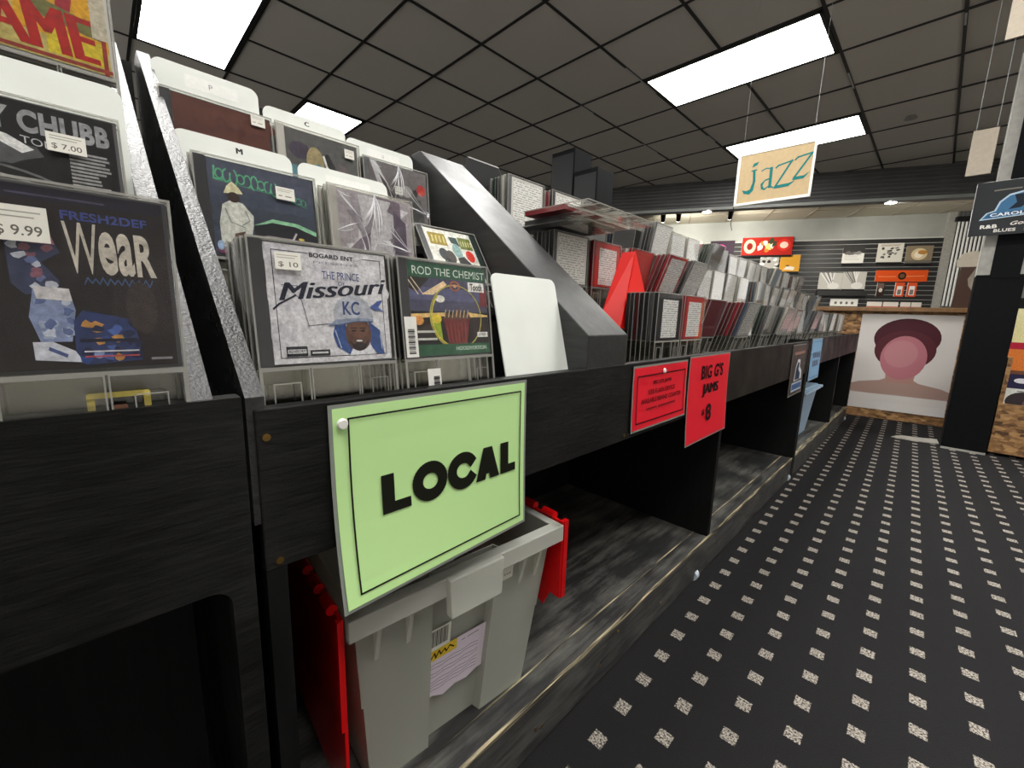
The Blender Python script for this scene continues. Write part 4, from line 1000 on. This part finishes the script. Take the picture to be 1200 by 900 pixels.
def art_missouri(p):
    p.rect(0, 0, 1, 1, 'd9d7da')
    for k in range(10): p.blob(random.random() * .9 + .05, random.random() * .9 + .05, .11, .09, random.choice(('d3d0d5', 'dfdde0', 'cdcad0')), .3, 12, k)
    K = '2b2b36'
    p.line([(.32, .945), (.05, .945), (.05, .05), (.95, .05), (.95, .945), (.78, .945)], .006, K)
    p.text('BOGARD ENT', .33, .915, .70, .955, K, .03); p.text('LLC', .71, .917, .76, .935, K, .0); p.text('PRESENTS', .36, .865, .74, .885, '8d8a92', .0)
    p.text('THE PRINCE', .42, .735, .74, .805, '34427e', .0, 0); p.text('OF', .55, .685, .61, .72, '34427e', .0)
    p.line([(.10, .66), (.22, .66), (.18, .60), (.24, .54), (.28, .32), (.52, .35), (.54, .31)], .005, '4a4a58')
    p.text('Missouri', .08, .53, .94, .68, '1d2233', 0., .35, .10, .007)
    p.line([(.03, .46), (.07, .50), (.2, .58)], .014, '1d2233')
    # head with cap and bandana
    p.poly([(.50, .36), (.47, .24), (.50, .13), (.60, .06), (.66, .09), (.62, .18), (.58, .34)], '33508a'); p.poly([(.80, .36), (.90, .28), (.92, .12), (.93, .05), (.86, .05), (.80, .14), (.79, .3)], '33508a')
    p.line([(.49, .28), (.53, .12)], .008, 'b9c4dc'); p.line([(.90, .24), (.91, .1)], .008, 'b9c4dc')
    p.poly([(.64, .13), (.60, .05), (.84, .05), (.80, .14)], 'e6e6ea')
    p.ell(.695, .245, .118, .160, '5e3f33'); p.ell(.695, .29, .10, .08, '6d4a3b'); p.poly([(.60, .20), (.64, .11), (.695, .085), (.75, .11), (.79, .20), (.75, .15), (.695, .17), (.64, .15)], '241a18')
    p.ell(.655, .275, .022, .010, '1c1412'); p.ell(.735, .275, .022, .010, '1c1412'); p.line([(.63, .30), (.68, .30)], .010, '1c1412'); p.line([(.71, .30), (.76, .30)], .010, '1c1412')
    p.poly([(.685, .27), (.705, .27), (.715, .215), (.675, .215)], '6b4636'); p.ell(.695, .180, .04, .018, '3a2220'); p.ell(.695, .181, .030, .009, 'e8e2da')
    p.poly([(.50, .36), (.49, .46), (.53, .55), (.62, .60), (.72, .60), (.80, .54), (.84, .45), (.84, .37), (.70, .375)], 'b7bac3'); p.poly([(.44, .325), (.50, .375), (.70, .395), (.84, .385), (.84, .355), (.68, .355), (.52, .325)], '8d97ad'); p.line([(.44, .325), (.52, .33), (.68, .36), (.84, .36)], .008, '4a5a80')
    p.text('KC', .57, .42, .72, .545, '2f4576', .02)
    p.poly([(.82, .50), (.90, .56), (.95, .57), (.90, .50), (.95, .46), (.86, .47)], '4c5fa0')
    p.rect(.09, .06, .25, .145, '25252b'); p.rect(.10, .085, .24, .12, 'd9d9d9'); p.text('ADVISORY', .105, .09, .235, .115, '25252b', .03); p.rect(.27, .06, .43, .11, '25252b'); p.line([(.29, .085), (.41, .085)], .014, 'd9d9d9')
def art_rod(p):
    p.rect(0, 0, 1, 1, '1d2a24'); p.rect(0, .84, 1, 1, '2f5a44'); p.text('ROD THE CHEMIST', .05, .87, .99, .955, 'd5e2d6', .0)
    p.rect(0, .48, 1, .84, '4a4a63'); p.rect(0, .60, 1, .74, '5b5d80'); p.poly([(0, .84), (.25, .84), (.08, .68), (0, .72)], '2d2a26'); p.line([(.0, .80), (.1, .66)], .01, 'e6d2b4'); p.line([(.03, .83), (.16, .66)], .01, 'e6d2b4')
    p.poly([(.14, .66), (.42, .82), (.46, .78), (.28, .66)], 'f0d3a8'); p.ell(.36, .62, .06, .04, 'f5f0e6')
    p.rect(0, .12, 1, .47, '1a1413'); p.blob(.15, .3, .14, .08, '2c201c', .3, 12, 8); p.blob(.88, .3, .12, .1, '2a1c1c', .3, 12, 9); p.poly([(0, .45), (.4, .47), (.4, .43), (0, .40)], 'e8c27a'); p.poly([(.72, .48), (1, .45), (1, .43), (.72, .42)], 'e8c27a')
    p.ell(.08, .38, .06, .05, 'e09a50'); p.poly([(.22, .44), (.34, .40), (.36, .16), (.28, .2)], '9ab02e'); p.ell(.30, .40, .06, .05, 'e3c93a')
    p.poly([(.38, .40), (.74, .40), (.68, .12), (.44, .12)], '6e2424'); [p.line([(.42 + .05 * k, .36), (.44 + .045 * k, .14)], .012, '8f3a36') for k in range(6)]
    p.poly([(.36, .40), (.44, .47), (.52, .44), (.58, .52), (.64, .45), (.72, .47), (.76, .40)], '5a3f2e'); [p.line([(.40 + .05 * k, .42), (.42 + .05 * k, .50)], .01, 'd9b98a') for k in range(7)]
    p.arc(.56, .42, .34, .36, 0, 2 * PI, .014, 'b6ad52', 30); p.arc(.56, .42, .32, .34, 2.4, 4.6, .016, 'd8c84a', 16); p.arc(.56, .77, .06, .05, 0, 2 * PI, .02, 'b06a52', 14); p.ell(.56, .77, .025, .02, 'd09078')
    p.rect(.9, .55, 1, .75, '7a2e34'); p.rect(.74, .72, .97, .83, 'e9e6df'); p.text('Tooth', .77, .735, .94, .815, '2a2a2a', .03)
    p.rect(0, 0, 1, .12, '2a5c3f'); p.text('HOODIVERSION', .52, .045, .95, .09, 'c9dccb', .01); p.line([(.06, .26), (.26, .26)], .022, 'c9c9bf'); p.line([(.06, .18), (.28, .18)], .022, 'c9c9bf'); p.rect(.83, .19, .98, .25, 'e6e6e0'); p.text('ADVISORY', .85, .205, .96, .235, '333333', .02)
def art_lowrider(p):
    p.rect(0, 0, 1, 1, '434a5a'); p.rect(0, .72, 1, 1, '4b4f60'); p.rect(0, .3, 1, .55, '3d4450')
    G = '5fb184'; [p.arc(.10 + .062 * k, .86 - .007 * k, .032, .05 + .015 * (k % 3), .6 + k, 5.6 + k, .014, G, 9) for k in range(9)]; p.ell(.44, .83, .001, .001, G, 4); [p.arc(.64 + .05 * k, .77 - .012 * k, .026, .035, .4 + k, 5.2 + k, .012, '4f9a76', 8) for k in range(6)]; p.line([(.06, .93), (.05, .80), (.14, .80)], .016, G); p.line([(.05, .79), (.6, .74), (.92, .66)], .008, '4f8f72')
    p.poly([(.36, .36), (.55, .46), (.8, .45), (1, .38), (1, .33), (.75, .40), (.5, .40)], '93c9a0'); p.poly([(.36, .34), (.54, .42), (.78, .41), (1, .33), (1, .08), (.4, .1)], '25262c')
    p.poly([(.33, .02), (.34, .22), (.5, .27), (.75, .26), (.98, .2), (1, .02)], '8b8484'); p.poly([(.36, .12), (.5, .22), (.74, .22), (.70, .16), (.5, .14)], 'b3aaa8'); p.arc(.82, .06, .14, .16, .2, 2.9, .06, '35353c', 14); p.ell(.82, .05, .09, .10, '191a1e'); p.ell(.82, .05, .05, .06, '77777c'); p.line([(.74, .25), (.78, .33)], .02, 'd0c6c4'); p.ell(.83, .27, .03, .015, 'd9c25a')
    p.poly([(.06, .34), (.10, .54), (.18, .60), (.28, .58), (.37, .46), (.36, .34), (.33, .20), (.36, .05), (.26, .05), (.20, .15), (.14, .05), (.06, .06)], 'cfd0c6'); p.poly([(.12, .66), (.15, .74), (.20, .80), (.26, .74), (.29, .68)], 'dcd5ae'); p.ell(.205, .63, .055, .055, '3b2c26')
    p.line([(.12, .50), (.16, .36), (.28, .32)], .012, '8f918a'); p.line([(.30, .50), (.33, .40), (.26, .34)], .012, '8f918a'); p.poly([(.18, .24), (.28, .28), (.26, .12), (.18, .10)], '5a4438'); p.ell(.08, .05, .06, .04, '7a3a5a'); p.ell(.05, .1, .03, .05, '9fb8d8')
def art_foil(p):
    p.rect(0, 0, 1, 1, 'b9b0b4'); rr = random.Random(5)
    for k in range(26): p.poly([(rr.random(), rr.random()) for _ in range(3)], rr.choice(('d8d4d6', 'c6c0c4', '9a8f97', '7a6c78', 'e8e6e8', 'aba3aa')))
    p.poly([(.72, .1), (.9, .05), (.92, .7), (.74, .85)], '5a4c62'); p.poly([(.2, .35), (.4, .5), (.36, .1), (.2, .15)], '7d6f7c')
def art_brown(p):
    p.rect(0, 0, 1, 1, '5a342a'); [p.blob(random.random(), random.random(), .3, .12, random.choice(('5f382e', '56302a')), .2, 12, k) for k in range(6)]
    [p.arc(.3 + .055 * k, .345, .02, .03, .5, 5.5, .006, '9c6f5c', 7) for k in range(12)]
def art_fish(p):
    p.rect(0, 0, 1, 1, '5a5a58'); p.rect(0, 0, 1, .5, '5d8a96'); p.ell(.18, .72, .14, .12, '463e4e'); p.ell(.38, .6, .12, .22, 'a0916a'); p.ell(.42, .42, .09, .16, '2f8aa4'); p.poly([(.05, .3), (.3, .38), (.8, .2), (.6, .1), (.1, .15)], 'd8d4c4')
    p.poly([(.48, .7), (.56, .78), (.66, .6), (.72, .3), (.6, .36)], '2e2c2e'); p.line([(.5, .72), (.54, .56), (.66, .5)], .03, 'e6e6e2'); p.poly([(.7, .7), (.86, .6), (.84, .4), (.72, .42)], '6a5f60'); p.rect(.76, .1, 1, .36, '4f8098'); p.ell(.86, .44, .1, .06, '7d6a4c')
def art_bike(p):
    p.rect(0, 0, 1, 1, '7a7476'); p.poly([(0, 1), (.1, 1), (.5, .3), (.9, 0), (.6, 0), (.2, .4)], 'e3e1e2'); p.poly([(.1, .9), (.5, .35), (.75, .1), (.4, .2)], '453e40'); p.ell(.62, .62, .09, .1, 'b9b4b2'); p.ell(.78, .62, .05, .07, '231f20'); p.poly([(.72, .55), (.88, .52), (.95, .15), (.72, .12)], '3a3d40'); p.ell(.90, .70, .085, .095, 'd8281c')
def art_comedy(p):
    p.rect(0, 0, 1, 1, 'e9e7de'); p.rect(.06, .68, .38, .92, 'a08a2e'); [p.line([(.12 + .07 * k, .74), (.13 + .07 * k, .86)], .03, 'd8cc84') for k in range(4)]; p.rect(.62, .66, .88, .90, '6f7a2e'); [p.line([(.66 + .05 * k, .73), (.665 + .05 * k, .82)], .022, 'd6cf96') for k in range(5)]; p.rect(.9, 0, 1, 1, '2f3f3a')
    p.poly([(.44, .88), (.60, .88), (.62, .70), (.46, .76)], '24443e'); p.ell(.53, .60, .09, .15, '8fb2ae'); p.poly([(.48, .45), (.62, .50), (.9, .1), (.8, .02), (.5, .1)], '25282a'); p.ell(.24, .50, .09, .12, '3a3f42'); p.ell(.36, .46, .09, .13, '4a443e'); p.ell(.28, .36, .07, .08, '2a2c2e'); p.ell(.76, .52, .085, .12, 'd8301e'); p.rows(.1, .14, .5, .22, 2, .02, 'c46a70')
def art_wear(p):
    p.rect(0, 0, 1, 1, '1d1619'); p.poly([(.7, .1), (1, .2), (1, .7), (.75, .5)], '2a2224'); p.rect(0, .93, 1, 1, '19172a'); p.line([(.4, .955), (.75, .955)], .010, '4a4660')
    p.tu = (.275, .72)
    p.text('FRESH2DEF', .42, .845, .90, .895, '3d4a8e', .03)
    p.text('W', .42, .55, .60, .835, 'cfc6b8', .0); p.text('e', .60, .55, .70, .80, 'cfc6b8', .03); p.text('a', .705, .55, .80, .80, 'cfc6b8', .03); p.text('R', .81, .55, .93, .80, 'cfc6b8', .03)
    p.line([(.50 + .021 * k, .49 + (.035 if k % 2 else 0) + .004 * (k % 3)) for k in range(20)], .008, '3f5a86')
    p.tu = (.37, .72)
    # standing figure: patterned jacket, camo trousers, white trainer
    p.poly([(.0, .84), (.12, .80), (.22, .76), (.26, .66), (.16, .60), (.24, .50), (.22, .44), (.06, .42), (0, .48)], '39405e'); p.poly([(.06, .80), (.22, .76), (.24, .70), (.12, .70)], 'b0707a'); [p.blob(random.uniform(.03, .22), random.uniform(.46, .74), .03, .02, random.choice(('c8ccd8', '6a78a8', '8a5a6a')), .4, 8, k) for k in range(12)]
    p.poly([(.10, .46), (.28, .44), (.30, .34), (.26, .16), (.10, .16), (.06, .30)], '8a98bc'); [p.blob(random.uniform(.10, .27), random.uniform(.18, .42), .03, .025, random.choice(('c9d0de', '5d6c98', 'aab4cc')), .4, 8, k + 20) for k in range(14)]
    p.poly([(.10, .47), (.28, .46), (.29, .39), (.11, .40)], 'd8d4d4'); p.poly([(.06, .16), (.16, .16), (.24, .12), (.34, .07), (.34, .035), (.06, .06)], 'd6d8e2'); p.line([(.14, .12), (.22, .08)], .02, '4a5a90')
    p.tu = (.335, .66)
    p.poly([(.36, .28), (.42, .34), (.66, .30), (.74, .28), (.76, .04), (.40, .02), (.35, .10)], '2b3a6a')
    for k in range(22): p.blob(random.uniform(.40, .74), random.uniform(.05, .28), .035, .022, random.choice(('4a64a8', 'c8904a', '1c2446', '8fa2d0', '324a8c')), .4, 7, k + 50)
    p.rect(.38, .155, .74, .175, '141a34'); p.line([(.40, .10), (.74, .10)], .008, 'd8d8e0'); p.line([(.40, .07), (.74, .07)], .008, 'c04a4a'); p.tu = (0., 1.); p.ell(.86, .36, .07, .16, '3a3030'); p.line([(.88, .045), (.97, .045)], .014, '8d8a90')
def art_chubb(p):
    p.rect(0, 0, 1, 1, '1c1c1e'); [p.arc(.25, .1, .5 + .07 * k, .28 + .07 * k, .4, 2.2, .016, c, 14) for k, c in enumerate(('8d8d8d', 'b9b9b9', '6d6d6d'))]
    p.blob(.3, .62, .24, .12, '5a5a5c', .3, 14, 2); p.text('DY CHUBB', .26, .78, .97, .95, '9a9a9c', .045); p.text('TONY', .50, .70, .72, .755, 'd8d8da', .0, 0, -.02); p.poly([(.36, .76), (.44, .74), (.56, .66), (.50, .62), (.40, .68)], 'e6e6e4')
    p.rows(.74, .36, .96, .70, 13, .016, '9c9c9c', .4, 4); p.poly([(.80, .22), (.98, .40), (.98, .12), (.86, .10)], 'a9a9a8'); p.line([(.86, .2), (.96, .3)], .02, '3a3a3a')
def art_name(p):
    p.rect(0, 0, 1, 1, 'b8a860'); p.rect(.45, .2, 1, .9, 'c9971f'); p.blob(.5, .8, .12, .18, '544a50', .3, 12, 3); p.poly([(.68, .35), (.76, .35), (.86, .95), (.74, .95)], '9c2530'); p.poly([(.78, .4), (.95, .45), (.95, .85), (.82, .85)], 'd09a1c')
    p.poly([(.0, .5), (.36, .45), (.36, 1), (0, 1)], 'd8d4c8'); p.blob(.28, .72, .12, .2, '47504a', .4, 12, 5); p.blob(.1, .85, .1, .12, '5d6a60', .4, 12, 6); p.poly([(.5, .36), (.98, .28), (.98, .40), (.5, .52)], '6a6a3a'); p.rect(.62, .06, .98, .26, 'c9b42a')
    p.text('NAME', .08, .07, .92, .44, 'a31a16', 0., -.1, 0., .018); p.line([(0, .03), (1, .03)], .03, '8a3226'); p.line([(.97, 0), (.97, .5)], .03, '8a3226')
    p.poly([(.9, .3), (1, .3), (1, 1), (.9, 1)], 'b9b09a')

G1, G2, G3 = .675, .795, .915
h = hero('grey CD cover titled Missouri with capped man at front of the LOCAL bin', (-.440, .180, G1 + .002), -7, art_missouri, 'smoke', 6, 'the grey Missouri CD')
price(h, -.038, .160, '$ 10')
h = hero('green CD cover reading ROD THE CHEMIST beside the grey Missouri cover', (-.440, .338, G1 + .002), -8, art_rod, 'smoke', 5, 'the green ROD THE CHEMIST CD', cases=['smoke', 'grey', 'smoke'])
p = Print(.017, .050, x=.0012); p.rect(0, 0, 1, 1, 'e4e2dc'); [p.line([(.25, .1 + .045 * k), (.75, .1 + .045 * k)], .06 if k % 3 else .12, '3a3a3a') for k in range(14)]; p.build('barcode_label', h, 'print', (0, -.062, .066))
p = Print(.020, .042, x=.0012); p.rect(0, 0, 1, 1, 'e4e2dc'); [p.line([(.45, .1 + .05 * k), (.85, .1 + .05 * k)], .06 if k % 3 else .12, '3a3a3a') for k in range(14)]; p.build('barcode_label', h, 'print', (0, -.033, .008))
h = hero('blue CD cover with green lettering, seated man and car, middle LOCAL tier', (-.640, .176, G2 + .002), -8, art_lowrider, 'smoke', 5, 'the blue car CD')
price(h, .030, .150, '$ 9'); 
h = hero('silver shrink-wrapped CD in the middle tier of the LOCAL bin', (-.640, .338, G2 + .002), -8, art_foil, 'white', 3, 'the silver shrink-wrapped CD', film=True, cases=['white', 'grey'])
h = hero('white CD cover with cartoon heads and red dot, right of silver CD', (-.612, .519, G2 + .009), -33, art_comedy, 'smoke', 1)
h = hero('dark brown CD cover in the upper tier of the LOCAL bin', (-.800, .168, G3 + .002), -6, art_brown, 'smoke', 3, 'the dark brown CD')
price(h, .052, .170, '$ 8', .020, .017)
h = hero('teal and grey painted CD cover in the upper LOCAL tier', (-.800, .318, G3 + .002), -6, art_fish, 'white', 3, 'the teal painted CD', cases=['white', 'grey']); price(h, .052, .160, '$ 8', .018, .016)
h = hero('shrink-wrapped grey CD with red dot, upper LOCAL tier by divider', (-.795, .468, G3 - .012), -6, art_bike, 'grey', 5, 'the shrink-wrapped CD with red dot', film=True); price(h, .0, .13, '$ 8', .018, .016)
h = hero('dark CD cover reading WEAR with patterned figure, far left bin', (-.412, -.024, .686), -2, art_wear, 'smoke', 3, 'the dark WEAR CD')
price(h, -.004, .150, '$ 9.99', .026, .022); p = Print(.034, .030, x=-.003); p.frame(.05, .05, .95, .95, .12, 'c9b860'); p.poly([(.25, .1), (.75, .1), (.6, .7), (.4, .7)], '6a4a3a'); p.build('keeper_tag', h, 'print', (0, .032, .018))
h = hero('black CD cover reading CHUBB in silver letters, far left bin', (-.585, -.036, .790), -6, art_chubb, 'grey', 3, 'the black CHUBB CD'); price(h, .034, .147, '$ 7.00', .026, .017)
h = hero('yellow and red CD cover reading NAME, far left bin top', (-.690, -.026, .985), -5, art_name, 'white', 2, 'the yellow NAME CD')

# white divider cards with rounded corners
def card(label, x, y0, y1, z0, z1, lean, txt=None, tag_=False, tx=0., mat='white_card'):
    t = thing('divider_card', label, 'divider card', (x, (y0 + y1) / 2, z0), (0, R(lean), 0), 'white divider cards')
    w, hh = (y1 - y0) / 2, z1 - z0
    MB().prism(rrect(-w, 0, w, hh, .013, 6, (0, 0, 1, 1)), 'x', -.0022, 0).build('card', mat, t)
    p = Print(w * 2, hh, x=.0003)
    if tag_: p.rect(.28, .955 - .075, .78, .955, 'f4f4f0'); (p.text(tag_, .50, .902, .535, .932, '8a8a88', .0) if tag_.strip() else 0)
    if txt: p.text(txt, .5 + tx - .025, .935, .5 + tx + .025, .968, '3a3a3a', 0., 0., 0., .004)
    if tag_ or txt: p.build('lettering', t)
    return t
card('blank white divider card leaning in the front of the LOCAL bin', -.446, .442, .597, .68, .868, -15)
card('white divider card marked M behind the blue car CD', -.722, .098, .247, .797, 1.036, -8, 'M', False, .02)
card('white divider card with paper strip behind the silver CD', -.695, .246, .396, .797, 1.024, -8, None, ' ', 0)
card('grey white divider card with P tag behind the dark brown CD', -.862, .098, .240, .917, 1.168, -5, None, 'P')
card('white divider card behind the teal painted CD', -.862, .246, .392, .917, 1.150, -5, 'C')
card('white divider card with long tag by the sloped divider', -.885, .404, .560, .917, 1.150, -5, None, 'U-Z')
card('white divider card marked F behind the CHUBB CD', -.640, -.115, .046, .795, 1.030, -6, 'F', False, -.1)
card('white divider card behind the dark brown stack along the back rail', -.925, .10, .235, .93, 1.165, -3)
t = card('black divider card with white top edge at the back rail', -.925, .74, .87, 1.0, 1.208, -3, mat='black_plastic')
MB().box(-.004, .001, -.055, .055, .2065, .2085).build('edge_strip', 'paper', t)
